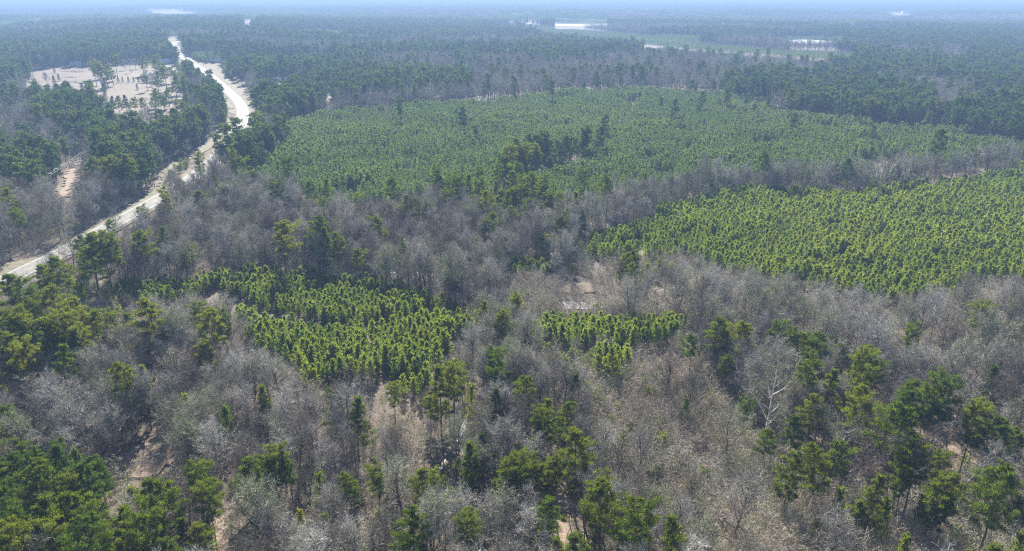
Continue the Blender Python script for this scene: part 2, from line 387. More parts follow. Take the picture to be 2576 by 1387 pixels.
def shrub_mesh(name, H, Wd, seed, n, mkey, wmul=1.0):
    """multi-stem leafless shrub"""
    global R
    R = np.random.default_rng(seed); c = Q(); A = []; B = []; W0 = []
    for k in range(n):
        az = R.random() * 6.28; el = 0.9 + 0.6 * R.random(); r = Wd * 0.35 * R.random()
        p = np.array([math.cos(az) * r, math.sin(az) * r, -0.1]); d = np.array([math.cos(az) * math.cos(el), math.sin(az) * math.cos(el), math.sin(el)])
        ln = H * (0.55 + 0.45 * R.random()); seg = []
        for j in range(4):
            q = p + d * ln / 4; A.append(p); B.append(q); W0.append(0.06 - 0.011 * j); seg.append((p, q)); p = q
            d = unit(d + R.normal(size=3) * 0.18)
        for p, q in seg[1:]:
            for m in range(5):
                g = R.random(); e = p * (1 - g) + q * g; d2 = unit(d * 0.7 + unit(R.normal(size=3)) * 0.8); l2 = 0.35 + 0.16 * H * R.random()
                A.append(e); B.append(e + d2 * l2); W0.append(0.028)
                for _ in range(2):
                    g2 = 0.3 + 0.7 * R.random(); d3 = unit(d2 + unit(R.normal(size=3)) * 0.8)
                    A.append(e + d2 * l2 * g2); B.append(A[-1] + d3 * (0.25 + 0.25 * R.random())); W0.append(0.02)
    W0 = np.array(W0) * wmul
    c.ribbons(np.array(A), np.array(B), W0, W0 * 0.55)
    return c.mesh(name, M[mkey])

NH = {}   # near models: kind -> list of (trunk mesh, crown mesh, height, crown radius)
NH['pine'] = [(*pine_meshes('tall_pine', 21, 4.0, 0.42, 11, nb=34), 21, 4.0),
              (*pine_meshes('tall_pine', 23, 3.7, 0.55, 12, nb=30, shape='flat'), 23, 3.7),
              (*pine_meshes('tall_pine', 20, 3.6, 0.33, 13, nb=38), 20, 3.6),
              (*pine_meshes('tall_pine', 22, 4.4, 0.48, 14, nb=35), 22, 4.4),
              (*pine_meshes('tall_pine', 18, 3.3, 0.28, 15, nb=40, shape='cone'), 18, 3.3),
              (*pine_meshes('tall_pine', 21, 4.6, 0.52, 16, nb=33, shape='flat'), 21, 4.6)]
NH['young'] = [(*cone_meshes('young_pine', 6.6, 1.75, 20 + k, 1100, 0.55, 0.15, width_pow=0.5), 6.6, 1.75) for k in range(5)]
NH['bushy'] = [(*cone_meshes('bushy_pine', 9.0, 2.9, 30 + k, 2000, 0.6, 0.15, leaf='pine', width_pow=0.45, tr=0.1), 9.0, 2.9) for k in range(3)]
NH['cedar'] = [(*cone_meshes('cedar', 9.0, 1.9, 36 + k, 1700, 0.4, 0.12, leaf='cedar', lift=0.3, tr=0.1), 9.0, 1.9) for k in range(2)]
NH['bare'] = [(*bare_meshes('bare_tree', h, r, b, 40 + k, nl=nl), h, r) for k, (h, r, b, nl) in enumerate(
    [(14, 5.2, 0.30, 17), (17, 4.2, 0.42, 15), (13, 5.8, 0.26, 18), (15, 6.4, 0.30, 20), (14, 3.6, 0.38, 13), (11, 5.0, 0.2, 16)])]
NH['oak'] = [(*bare_meshes('spreading_tree', 19, 8.5, 0.2, 60 + k, nl=15, up=0.42, bark='pale', dens=0.8), 19, 8.5) for k in range(2)]
SHR = [shrub_mesh('shrub', 5.5, 3.0, 70 + k, 15, 'thicket', 1.15) for k in range(5)]
BRU = [shrub_mesh('brush', 2.2, 2.0, 80 + k, 9, 'thicket', 1.0) for k in range(3)]
LOD = {}
LOD['pine'] = [pine_meshes('far_pine', h, r, b, 90 + k, nb=20, sp=15, L=1.15, w=0.46, flat=0.62, leaf='pine_dark', shape=s) for k, (h, r, b, s) in enumerate([(20, 3.9, .36, 'round'), (21, 3.6, .45, 'flat'), (18, 3.4, .3, 'round')])]
LOD['mid'] = [cone_meshes('plantation_pine', 9.0, 2.1, 100 + k, 260, 0.9, 0.30, leaf='mid', width_pow=0.45, tr=0.09) for k in range(4)]
LOD['young'] = [cone_meshes('plantation_sapling', 6.6, 1.85, 106 + k, 420, 0.7, 0.26, leaf='young', width_pow=0.5) for k in range(4)]
LOD['sprout'] = [cone_meshes('sprout', 3.6, 1.9, 120 + k, 420, 0.42, 0.16, leaf='brushleaf', lift=0.4, width_pow=0.35) for k in range(3)]
LOD['bare'] = [bare_meshes('far_bare_tree', h, r, b, 110 + k, nl=9, dens=0.8, wmul=2.3, lo=True) for k, (h, r, b) in enumerate([(14, 5.0, .3), (16, 4.2, .4), (12, 5.4, .25)])]
R = np.random.default_rng(99)

# ------------------------------------------------------------------ land use map
PN, BR, YG, MD, TH, SP, OP, LG = 1, 2, 3, 4, 5, 6, 0, 7
hy = [F2(350, 205), F2(275, 238), F2(308, 300), F2(345, 370), F2(420, 430), F2(520, 500), F2(640, 580), F2(760, 660), F2(860, 745), F2(960, 830), F2(1060, 920),
      F2(1150, 1010), F2(1215, 1100), F2(1245, 1200), F2(1232, 1300), F2(1190, 1400), (580, 362), (545, 400), (500, 438), (455, 472), (395, 506), (340, 538), (290, 565), (235, 597), (170, 632), (100, 668), (0, 716), (-150, 790)]
HWY = np.array([at(*p) for p in hy])
def chaikin(P, n=2):
    for _ in range(n):
        a = P[:-1] * .75 + P[1:] * .25; b = P[:-1] * .25 + P[1:] * .75
        P = np.concatenate([P[:1], np.stack([a, b], 1).reshape(-1, 2), P[-1:]])
    return P
HWY = chaikin(HWY)
def resample(P, step):
    s = np.concatenate([[0], np.cumsum(np.hypot(*np.diff(P, axis=0).T))]); t = np.arange(0, s[-1], step)
    return np.stack([np.interp(t, s, P[:, 0]), np.interp(t, s, P[:, 1])], 1)
HWY = resample(HWY, 8.0)
def dist_line(P, x, y, cap=60):
    d = np.full(x.shape, 1e9)
    bb = (x > P[:, 0].min() - cap) & (x < P[:, 0].max() + cap) & (y > P[:, 1].min() - cap) & (y < P[:, 1].max() + cap)
    xs, ys = x[bb], y[bb]; dd = np.full(xs.shape, 1e9)
    for i in range(len(P) - 1):
        a = P[i]; b = P[i + 1]; ab = b - a; q = np.clip(((xs - a[0]) * ab[0] + (ys - a[1]) * ab[1]) / (ab @ ab + 1e-9), 0, 1)
        dd = np.minimum(dd, np.hypot(xs - a[0] - q * ab[0], ys - a[1] - q * ab[1]))
    d[bb] = dd; return d

verge_px = [F2(355, 140), F2(362, 260), F2(405, 370), F2(470, 440), F2(640, 490), F2(730, 500), F2(960, 600), F2(990, 690), F2(1150, 745), F2(1280, 810), F2(1300, 950), F2(1375, 1060), F2(1440, 1150), F2(1390, 1210), F2(1320, 1300), F2(1290, 1400),
            F2(1140, 1400), F2(1125, 1250), F2(1040, 1150), F2(985, 1010), F2(950, 900), F2(850, 800), F2(730, 715), F2(600, 620), F2(530, 560), F2(440, 520), F2(340, 500), F2(318, 380), F2(285, 280), F2(180, 240), F2(220, 145)]
ditch_px = [(545, 318), (562, 330), (560, 345), (545, 368), (500, 392), (470, 408), (440, 428), (418, 445), (405, 475), (390, 495), (370, 520), (300, 557), (180, 627), (150, 640), (170, 618), (290, 545), (355, 505), (385, 480), (400, 455), (405, 432), (440, 410), (490, 380), (535, 345)]
field_px = [F1(430, 290), F1(700, 262), F1(950, 238), F1(1250, 232), F1(1400, 215), F1(1650, 215), F1(1900, 190), F1(2150, 170), F1(2420, 205), F1(2560, 420), F1(2480, 560), F1(2572, 760), F1(2572, 860), F1(2450, 930), F1(2200, 980), F1(2080, 1085), F1(1980, 1020), F1(1900, 980), F1(1650, 930), F1(1480, 850), F1(1370, 760), F1(1330, 640), F1(1260, 575), F1(1000, 560), F1(600, 530), F1(340, 520), F1(330, 470), F1(430, 420)]
clear_px = [(262, 1182), (290, 1155), (345, 1125), (385, 1085), (420, 1055), (440, 1070), (438, 1120), (440, 1160), (400, 1195), (345, 1205), (290, 1202)]
OPEN = {'verge': (poly(verge_px), 'verge'), 'ditch': (poly(ditch_px), 'verge'), 'field': (poly(field_px), 'field'), 'clearing': (poly(clear_px), 'dirt'),
        'left_lawn': (poly([(-120, 760), (0, 672), (100, 642), (175, 630), (110, 664), (50, 698), (-60, 752)]), 'verge'),
        'yard': (poly([F2(1540, 775), F2(1740, 755), F2(2200, 745), F2(2200, 790), F2(1800, 800), F2(1640, 845)]), 'field'),
        'yard2': (poly([F2(2380, 900), F2(2470, 880), F2(2480, 1000), F2(2370, 1060)]), 'field'),
        'yard3': (poly([F2(640, 530), F2(760, 505), F2(940, 495), F2(960, 520), F2(900, 585), F2(820, 590)]), 'field'),
        'wire_gap': (poly([(120, 508), (150, 470), (180, 428), (205, 398), (222, 398), (196, 440), (160, 502)]), 'dirt'),
        'mid_gap': (poly([(1400, 716), (1440, 708), (1490, 716), (1500, 735), (1450, 742), (1395, 735)]), 'field'),
        'patch': (poly([(1820, 330), (1842, 330), (1842, 338), (1818, 338)]), 'field'),
        'far_gap_a': (poly([(355, 27), (440, 25), (520, 38), (470, 40), (370, 35)]), 'field'),
        'far_gap_b': (poly([(612, 60), (625, 45), (640, 39), (652, 42), (640, 55), (622, 64)]), 'dirt'),
        'far_gap_c': (poly([(2218, 31), (2310, 36), (2312, 41), (2240, 41)]), 'dirt'),
        'far_gap_d': (poly([(1300, 57), (1360, 57), (1360, 60), (1300, 60)]), 'dirt'),
        'sand': (poly([(1938, 98), (1990, 101), (1992, 107), (1950, 103)]), 'dirt'),
        }
POND = {'pond': poly([(1985, 103), (2020, 101), (2115, 106), (2117, 111), (2060, 112), (1990, 110)]),
        'long_pond': poly([(1388, 61.5), (1530, 64), (1528, 68.5), (1400, 67)]),
        'farm_pond': poly([F1(1065, 472), F1(1130, 445), F1(1230, 430), F1(1290, 440), F1(1285, 462), F1(1150, 475)])}
TRACKS = {'left': ([(575, 1450), (550, 1387), (545, 1340), (548, 1310), (575, 1278), (605, 1250), (640, 1225)], 3.2),
          'left_path': ([(243, 1290), (250, 1240), (255, 1205), (275, 1185)], 2.6),
          'centre': ([(1385, 1440), (1405, 1345), (1415, 1290), (1408, 1240), (1395, 1180), (1385, 1130), (1378, 1080)], 3.6),
          'right': ([(2290, 1085), (2350, 1110), (2420, 1140), (2490, 1180), (2600, 1230)], 4.0)}
for k in TRACKS: TRACKS[k] = (resample(chaikin(np.array([at(*p) for p in TRACKS[k][0]])), 2.5), TRACKS[k][1])
GAPS = [(resample(np.array([at(*p) for p in g]), 3.0), w) for g, w in [
    ([(540, 745), (600, 785), (700, 812), (830, 832), (925, 838), (1015, 822), (1100, 805), (1210, 795)], 4.2),
    ([(925, 838), (935, 900), (930, 960)], 1.2), ([(1560, 640), (1640, 600), (1720, 570)], 1.6),
    ([(2200, 520), (2330, 480), (2420, 460), (2520, 430)], 2.2)]]
CREEK = resample(chaikin(np.array([at(*p) for p in [(1096, 1200), (1108, 1180), (1122, 1152), (1140, 1128), (1150, 1105), (1163, 1088), (1170, 1060), (1180, 1030), (1205, 1000)]])), 2.0)
MIDW = poly([(1398, 762), (1440, 758), (1500, 764), (1535, 774), (1500, 781), (1420, 778)])
CRK2 = resample(chaikin(np.array([at(*p) for p in [(880, 692), (960, 690), (1010, 684), (1070, 688), (1140, 705), (1180, 735), (1290, 760), (1400, 770)]])), 3.0)
CRK3 = resample(chaikin(np.array([at(*p) for p in [(1530, 772), (1620, 745), (1700, 720), (1760, 735), (1850, 755)]])), 3.0)

def zp(pts, z): return poly(pts, z)
KEEP = [(1500, 505), (1640, 472), (1800, 447), (2000, 434), (2180, 427), (2400, 402), (2560, 382), (2640, 385), (2450, 430), (2320, 447), (2200, 470), (1900, 472), (1680, 510), (1560, 540)]
TYPES = [
  (PN, zp([(1810, 205), (1900, 196), (2080, 195), (2250, 205), (2335, 240), (2350, 275), (2345, 292), (2200, 292), (2080, 272), (1985, 262), (1950, 238), (1850, 228)], 12)),
  (PN, zp([(2365, 285), (2480, 262), (2576, 245), (2900, 230), (2900, 350), (2576, 330), (2450, 315), (2370, 300)], 12)),
  (PN, zp([(2050, 142), (2200, 130), (2350, 150), (2576, 195), (2900, 230), (2900, 260), (2576, 225), (2450, 208), (2350, 188), (2250, 178), (2100, 165)], 12)),
  (PN, zp([(80, 235), (180, 228), (255, 258), (300, 288), (380, 312), (378, 345), (260, 362), (180, 338), (85, 300)], 12)),
  (PN, zp([(-200, 375), (100, 372), (178, 392), (168, 450), (100, 468), (-200, 450)], 12)),
  (PN, zp([(240, 362), (300, 345), (380, 372), (412, 415), (398, 465), (330, 478), (255, 445)], 12)),
  (PN, zp([(392, 312), (500, 288), (543, 308), (537, 355), (470, 398), (402, 380)], 12)),
  (PN, zp([(570, 160), (640, 160), (760, 175), (860, 175), (1000, 180), (1180, 185), (1200, 208), (1000, 228), (830, 246), (800, 235), (830, 212), (700, 210), (660, 205), (640, 190), (585, 182)], 12)),
  (PN, zp([(642, 225), (700, 222), (800, 225), (820, 240), (800, 262), (720, 290), (655, 285), (625, 262), (610, 230)], 12)),
  (PN, zp([(575, 335), (600, 322), (660, 318), (715, 345), (650, 392), (600, 408), (550, 395), (545, 370)], 12)),
  (PN, zp([(-200, 100), (300, 108), (430, 118), (443, 150), (380, 152), (300, 155), (230, 163), (90, 172), (70, 190), (-200, 215)], 10)),
  (PN, zp([(462, 175), (478, 172), (500, 190), (490, 198)], 12)), (PN, zp([(510, 200), (545, 212), (572, 232), (588, 262), (588, 285), (565, 296), (520, 262)], 12)),
  (PN, zp([(-100, 790), (180, 772), (290, 800), (328, 850), (250, 890), (120, 910), (-100, 890)], 12)),
  (PN, zp([(-100, 1120), (60, 1130), (225, 1135), (245, 1180), (235, 1250), (180, 1300), (240, 1330), (260, 1400), (-150, 1450)], 12)),
  (PN, zp([(250, 1370), (420, 1340), (450, 1400), (430, 1480), (240, 1480)], 12)),
  (PN, zp([(1245, 465), (1256, 412), (1320, 382), (1500, 355), (1505, 361), (1380, 382), (1315, 425), (1262, 465)], 11)),
  (PN, zp([(1110, 470), (1170, 465), (1180, 500), (1120, 510)], 12)),
  (PN, zp([(1250, 500), (1330, 480), (1420, 490), (1400, 530), (1260, 540)], 12)),
  (PN, zp([(180, 600), (270, 590), (300, 640), (270, 690), (195, 690)], 12)),
  (BR, zp([(1270, 172), (1500, 142), (1700, 132), (1800, 140), (2000, 150), (2130, 150), (2060, 185), (1800, 192), (1500, 200), (1290, 192)], 9)),
  (BR, zp([(2200, 190), (2400, 212), (2576, 250), (2900, 300), (2900, 320), (2576, 268), (2480, 258), (2362, 285), (2340, 235), (2260, 205)], 9)),
  (YG, zp([(200, 722), (250, 714), (480, 702), (520, 688), (640, 680), (760, 682), (900, 705), (1000, 715), (1100, 745), (1200, 772), (1195, 800), (1150, 840), (1115, 880), (1100, 930), (1065, 975), (980, 960), (900, 925), (820, 950), (750, 950), (735, 895), (640, 850), (600, 800), (560, 755), (500, 728), (400, 738), (220, 745)], 4)),
  (YG, zp([(1370, 792), (1450, 785), (1560, 798), (1640, 800), (1720, 790), (1758, 802), (1740, 830), (1650, 850), (1560, 862), (1480, 860), (1400, 850), (1345, 848), (1350, 810)], 4)),
  (YG, zp([(175, 712), (300, 708), (500, 698), (520, 735), (400, 752), (300, 756), (185, 752)], 3)),
  (YG, zp([(1490, 882), (1560, 872), (1590, 890), (1570, 922), (1500, 925)], 4)),
  (YG, zp([(1275, 655), (1330, 645), (1400, 650), (1385, 680), (1330, 685), (1285, 678)], 4)),
  (YG, zp([(1430, 600), (1500, 575), (1580, 575), (1640, 535), (1680, 512), (1800, 484), (1900, 474), (2100, 477), (2200, 474), (2330, 450), (2450, 440), (2576, 420), (2900, 400), (2900, 690), (2576, 690), (2450, 690), (2330, 735), (2240, 745), (2100, 715), (2000, 690), (1860, 675), (1800, 650), (1700, 630), (1620, 622), (1480, 635)], 4)),
  (LG, zp([(1300, 66), (1440, 74), (1600, 86), (1780, 110), (1980, 128), (2160, 132), (2140, 152), (1980, 138), (1780, 126), (1600, 108), (1400, 90)], 3)),
  (BR, zp(KEEP, 7)),
  (MD, zp([(590, 432), (640, 395), (705, 365), (722, 345), (705, 310), (760, 287), (880, 280), (1000, 268), (1150, 255), (1300, 245), (1430, 230), (1600, 222), (1800, 232), (1920, 245), (1950, 278), (2080, 282), (2200, 298), (2350, 312), (2480, 330), (2576, 345), (2900, 370), (2900, 400), (2576, 412), (2450, 420), (2380, 405), (2250, 420), (2150, 445), (2000, 452), (1900, 445), (1750, 468), (1600, 478), (1520, 470), (1430, 488), (1330, 478), (1230, 500), (1195, 480), (1110, 455), (1060, 480), (960, 500), (850, 488), (780, 460), (700, 440)], 6)),
  (TH, zp([(1500, 900), (1750, 915), (1840, 960), (1860, 1060), (1950, 1130), (2050, 1200), (2200, 1230), (2300, 1250), (2576, 1290), (2900, 1300), (2900, 1550), (1750, 1550), (1650, 1300), (1520, 1260), (1500, 1150), (1460, 1050), (1470, 960)], 3)),
  (TH, zp([(1300, 690), (1360, 700), (1500, 745), (1740, 790), (1740, 800), (1560, 790), (1360, 790), (1300, 760)], 2)),
  (SP, zp([(1230, 680), (1480, 650), (1760, 680), (1790, 760), (1720, 790), (1350, 790), (1240, 740)], 6)),
  (SP, zp([(2080, 960), (2350, 960), (2900, 980), (2900, 1250), (2500, 1230), (2250, 1150), (2060, 1080)], 6)),
  (SP, zp([(860, 1010), (1130, 1010), (1120, 1140), (880, 1130)], 6)),
  (SP, zp([(200, 1200), (560, 1200), (700, 1230), (680, 1450), (200, 1450)], 6)),
]

def landuse(x, y):
    x = np.asarray(x, float); y = np.asarray(y, float)
    r = np.hypot(x, y)
    jit = np.minimum(6, r * 0.006)
    xj = x + (vnoise(x / 14, y / 14, 31) - .5) * 2 * jit; yj = y + (vnoise(x / 14, y / 14, 32) - .5) * 2 * jit
    T = np.full(x.shape, BR, int)
    # beyond the near land: blocks of plantation, pine and leafless wood
    blk = fbm(x / 330 + 4.4, y / 260 + 2.2, 41, 3); blk2 = fbm(x / 900 + 1.4, y / 500, 44, 2)
    far = r > 850
    v = blk * 0.6 + blk2 * 0.4
    T = np.where(far & (v > 0.50), MD, T); T = np.where(far & (v > 0.60), PN, T); T = np.where(far & (v <= 0.50) & (v > 0.44), PN, T)
    near = ~far; T = np.where(near & (fbm(x / 40, y / 40, 47, 2) > 0.68), SP, T)
    done = np.zeros(x.shape, bool)
    for t, P in TYPES:
        m = inside(P, xj, yj) & ~done; T[m] = t; done |= m
    for k, (P, m_) in OPEN.items():
        T[inside(P, x, y)] = OP
    for k, P in POND.items(): T[inside(P, x, y)] = OP
    T[inside(MIDW, x, y)] = OP
    T[dist_line(HWY, x, y) < 11] = OP
    for k, (P, w) in TRACKS.items(): T[dist_line(P, x, y) < w * 0.75] = OP
    for P, w in GAPS: T[dist_line(P, x, y) < w] = OP
    T[dist_line(CREEK, x, y) < 2.6] = OP
    return T

LOWZ = (4.0, 8.0, 12.0, 16.0)
_mid = [RAW[id(P)] for t, P in TYPES if t == MD]
_low = [RAW[id(P)] for t, P in TYPES if t in (YG, LG)] + [RAW[id(P)] for P, m_ in OPEN.values()] + [RAW[id(P)] for P in POND.values()] + [RAW[id(MIDW)]]
LOWP = {z: [poly(p, z) for p in _low] for z in LOWZ}
_lines = [([(1405, 1345), (1415, 1290), (1408, 1240), (1395, 1180), (1385, 1130), (1378, 1080)], 2.4), ([(550, 1387), (545, 1340), (548, 1310), (575, 1278), (605, 1250)], 2.4),
          ([(1108, 1185), (1122, 1152), (1140, 1128)], 0.9), ([(1155, 1100), (1165, 1085), (1170, 1060)], 0.8), ([(2290, 1085), (2350, 1110), (2420, 1140), (2490, 1180)], 2.0),
          ([(600, 328), (612, 300), (618, 260), (600, 225)], 9.0), ([(300, 560), (395, 506), (420, 470)], 3.0)]
LOWL = {z: [(resample(np.array([at(p[0], p[1], z) for p in ln]), 2.0), w) for ln, w in _lines] for z in LOWZ}
KEEPP = poly(KEEP, 7.0)
MIDP = {z: [poly(p, z) for p in _mid] for z in LOWZ}
def hides_low(x, y, H, mid=False):
    """tall trees are not left standing where they would close off the openings and low stands that lie open behind them"""
    m = np.zeros(x.shape, bool)
    for z in LOWZ:
        if z > 0.95 * H: break
        for P in LOWP[z] + (MIDP[z] if mid else []): m |= inside(P, x, y)
        for P, w in LOWL[z]: m |= dist_line(P, x, y) < w
    return m & ~inside(KEEPP, x, y)

PONDP = {z: [poly(RAW[id(P)], z) for k_, P in POND.items()] for z in (2.0, 4.0, 6.0, 8.0, 11.0)}
def hides_pond(x, y):
    m = np.zeros(x.shape, bool)
    for z in PONDP:
        for P in PONDP[z]: m |= inside(P, x, y)
    return m

def grid(spx, spy, r0, r1, rot=0.0, jit=0.35, half=0.80):
    """jittered planting grid over the sector of land between two distances"""
    n = int(r1 * 1.45 / min(spx, spy)) + 2
    a = np.arange(-int(r1 * 1.1 / spx), int(r1 * 1.1 / spx)); b = np.arange(-int(r1 * .4 / spy), int(r1 * 1.1 / spy))
    out = []
    for bb in np.array_split(b, max(1, len(a) * len(b) // 1500000 + 1)):
        X, Y = np.meshgrid(a * spx, bb * spy); X = X.ravel().astype(float); Y = Y.ravel().astype(float)
        X += (R.random(X.shape) - .5) * 2 * jit * spx; Y += (R.random(Y.shape) - .5) * 2 * jit * spy
        x = X * math.cos(rot) - Y * math.sin(rot); y = X * math.sin(rot) + Y * math.cos(rot)
        r = np.hypot(x, y); az = np.arctan2(x, np.maximum(y, 1e-6))
        m = (r > r0) & (r < r1) & (np.abs(az) < half) & (y > 0)
        out.append(np.stack([x[m], y[m]], 1))
    return np.concatenate(out)

# ------------------------------------------------------------------ land, fields, water, roads
def grid_mesh(name, X, Y, Z, m):
    q = Q(); nr, nc = X.shape
    i = np.arange(nr - 1)[:, None] * nc + np.arange(nc - 1)[None]
    f = np.stack([i, i + nc, i + nc + 1, i + 1], -1).reshape(-1, 4)
    q.add(np.stack([X, Y, Z], -1).reshape(-1, 3), f); return q.mesh(name, m, True)
rr = np.concatenate([[0.5], np.linspace(20, 700, 90), np.geomspace(710, 3500, 210), np.geomspace(3550, 60000, 120)])
aa = np.concatenate([np.linspace(-0.9, 0.9, 400), np.linspace(0.95, 2 * math.pi - 0.95, 60), [2 * math.pi - 0.9]])
RR, AA = np.meshgrid(rr, aa, indexing='ij'); GX = RR * np.sin(AA); GY = RR * np.cos(AA)
def hground(x, y):
    r = np.hypot(x, y); return hgt(x, y) * (np.where(y > 0, 1, 0) + np.where(y <= 0, 1, 0)) - np.where(r > 20000, (r - 20000) * 0.0005, 0)
GZ = hground(GX, GY)
link('ground', grid_mesh('ground', GX, GY, GZ, M['ground']), kind='structure')

def drape_poly(name, P, key, off=0.25, step=None, flat=None):
    """an even patch of land laid just over the ground inside outline P"""
    r = np.hypot(*P.mean(0)); step = step or max(1.2, r * 0.006)
    x0, y0 = P.min(0); x1, y1 = P.max(0)
    xs = np.arange(x0, x1 + step, step); ys = np.arange(y0, y1 + step, step)
    X, Y = np.meshgrid(xs, ys); cx = (X[:-1, :-1] + X[1:, 1:]) / 2; cy = (Y[:-1, :-1] + Y[1:, 1:]) / 2
    xj = cx + (vnoise(cx / 9, cy / 9, 51) - .5) * step * 1.5; yj = cy + (vnoise(cx / 9, cy / 9, 52) - .5) * step * 1.5
    m = inside(P, xj, yj)
    if not m.any(): return
    Z = hgt(X, Y) + off if flat is None else np.full(X.shape, flat)
    i = (np.arange(X.shape[0] - 1)[:, None] * X.shape[1] + np.arange(X.shape[1] - 1)[None])[m]
    q = Q(); q.add(np.stack([X, Y, Z], -1).reshape(-1, 3), np.stack([i, i + 1, i + 1 + X.shape[1], i + X.shape[1]], -1))
    me = q.mesh(name, M[key], True)
    return link(name, me, kind='structure')
NAMES = {'verge': 'verge', 'ditch': 'verge', 'field': 'field', 'clearing': 'clearing', 'left_lawn': 'verge', 'yard': 'field', 'yard2': 'field', 'yard3': 'field', 'pasture': 'pasture', 'sand': 'sand'}
for k, (P, m_) in OPEN.items():
    drape_poly(NAMES.get(k, 'clearing'), P, m_, 0.3 + 0.02 * len(k) if len(P) else 0.3)
for k, P in POND.items(): drape_poly('pond', P, 'pond_sheen' if k == 'pond' else 'pond', 0.8 if k != 'farm_pond' else 0.5, step=max(1.5, np.hypot(*P.mean(0)) * 0.002), flat=float(hgt(P[:, 0], P[:, 1]).max()) + 0.9)
drape_poly('wetland_water', MIDW, 'water', 0.08, step=0.8)

def strip(name, P, w, key, off, wob=0.0, kind='structure', side=0.0, dash=None):
    q = Q(); d = unit(np.gradient(P, axis=0)); nrm = np.stack([-d[:, 1], d[:, 0]], 1)
    ww = w / 2 * (1 + wob * (vnoise(P[:, 0] / 6, P[:, 1] / 6, 61) - .5) * 2)
    cols = 5; ks = np.linspace(-1, 1, cols)
    pts = P[:, None] + nrm[:, None] * (side + ks[None, :, None] * ww[:, None, None])
    z = hgt(pts[..., 0], pts[..., 1]) + off
    v = np.concatenate([pts, z[..., None]], -1).reshape(-1, 3)
    i = (np.arange(len(P) - 1)[:, None] * cols + np.arange(cols - 1)[None])
    if dash: i = i[(np.arange(len(P) - 1) % dash[0]) < dash[1]]
    f = np.stack([i, i + 1, i + cols + 1, i + cols], -1).reshape(-1, 4)
    q.add(v, f); return link(name, q.mesh(name, M[key], True), kind=kind)
strip('road_shoulder', HWY, 14.5, 'verge', 0.62, 0.05)
strip('highway', HWY, 10.2, 'asphalt', 0.75)
HW4 = resample(HWY, 4.0)
strip('edge_marking', HW4, 0.15, 'paint', 0.754, side=4.2); strip('edge_marking', HW4, 0.15, 'paint', 0.754, side=-4.2)
strip('centre_marking', HW4, 0.16, 'paint_y', 0.754, side=0.0, dash=(3, 1))
for k, (P, w) in TRACKS.items(): strip('dirt_track', P, w, 'dirt', 0.12, 0.5)
strip('creek', CREEK, 0.8, 'water', 0.10, 1.0); strip('creek', CRK2, 0.9, 'water', 0.10, 0.9); strip('creek', CRK3, 0.8, 'water', 0.10, 0.9)
strip('driveway', np.array([at(*F2(1000, 797)), at(*F2(1060, 790)), at(*F2(1150, 772)), at(*F2(1240, 765))]), 4, 'dirt', 0.7)
strip('driveway', np.array([at(*F2(740, 602)), at(*F2(850, 602)), at(*F2(950, 606))]), 4, 'dirt', 0.7)

# ------------------------------------------------------------------ far land cover: canopy blocks
def cover_tile(name, kind, seed, n=90, size=60):
    global R
    R = np.random.default_rng(seed); c = Q(); t = Q()
    for k in range(n):
        x, y = (R.random(2) - .5) * size * 1.1
        if kind == 'bare': h = 13 + 4 * R.random(); r = 3.6
        elif kind == 'mid': h = 9 + 2.5 * R.random(); r = 2.6
        else: h = 16 + 6 * R.random(); r = 4.2
        m = 26
        o = unit(R.normal(size=(m, 3))); o[:, 2] = np.abs(o[:, 2]) * 0.9 - 0.2
        p = np.array([x, y, h - r]) + o * r * np.array([1, 1, 1.1]) * (0.5 + 0.5 * R.random((m, 1)))
        d = unit(o + np.array([0, 0, 0.5]) + R.normal(size=(m, 3)) * .3)
        if kind == 'bare': c.spikes(p, d, 2.6, 0.75)
        else: c.spikes(p, d, 2.0, 1.0)
        if kind != 'mid': t.tube([(x, y, 0), (x, y, h * .8)], [0.3, 0.15], 3)
    me = c.mesh(name, M[{'bare': 'twig', 'mid': 'mid', 'pine': 'pine_dark'}[kind]])
    return me
TILE = {k: [cover_tile('far_' + k, k, 200 + 10 * i + j) for j in range(2)] for i, k in enumerate(('bare', 'mid', 'pine'))}
R = np.random.default_rng(5)

# ------------------------------------------------------------------ scatter through geometry nodes
def hidden_col(name, meshes):
    """a collection of model variants that is not part of the scene; each variant may be several meshes joined by parenting"""
    c = bpy.data.collections.new(name)
    for k, m in enumerate(meshes):
        if isinstance(m, tuple):
            sub = bpy.data.collections.new(f'{name}_{k}')
            for q in m: sub.objects.link(bpy.data.objects.new(q.name, q))
            c.children.link(sub)
        else: c.objects.link(bpy.data.objects.new(f'{k}_' + m.name, m))
    return c

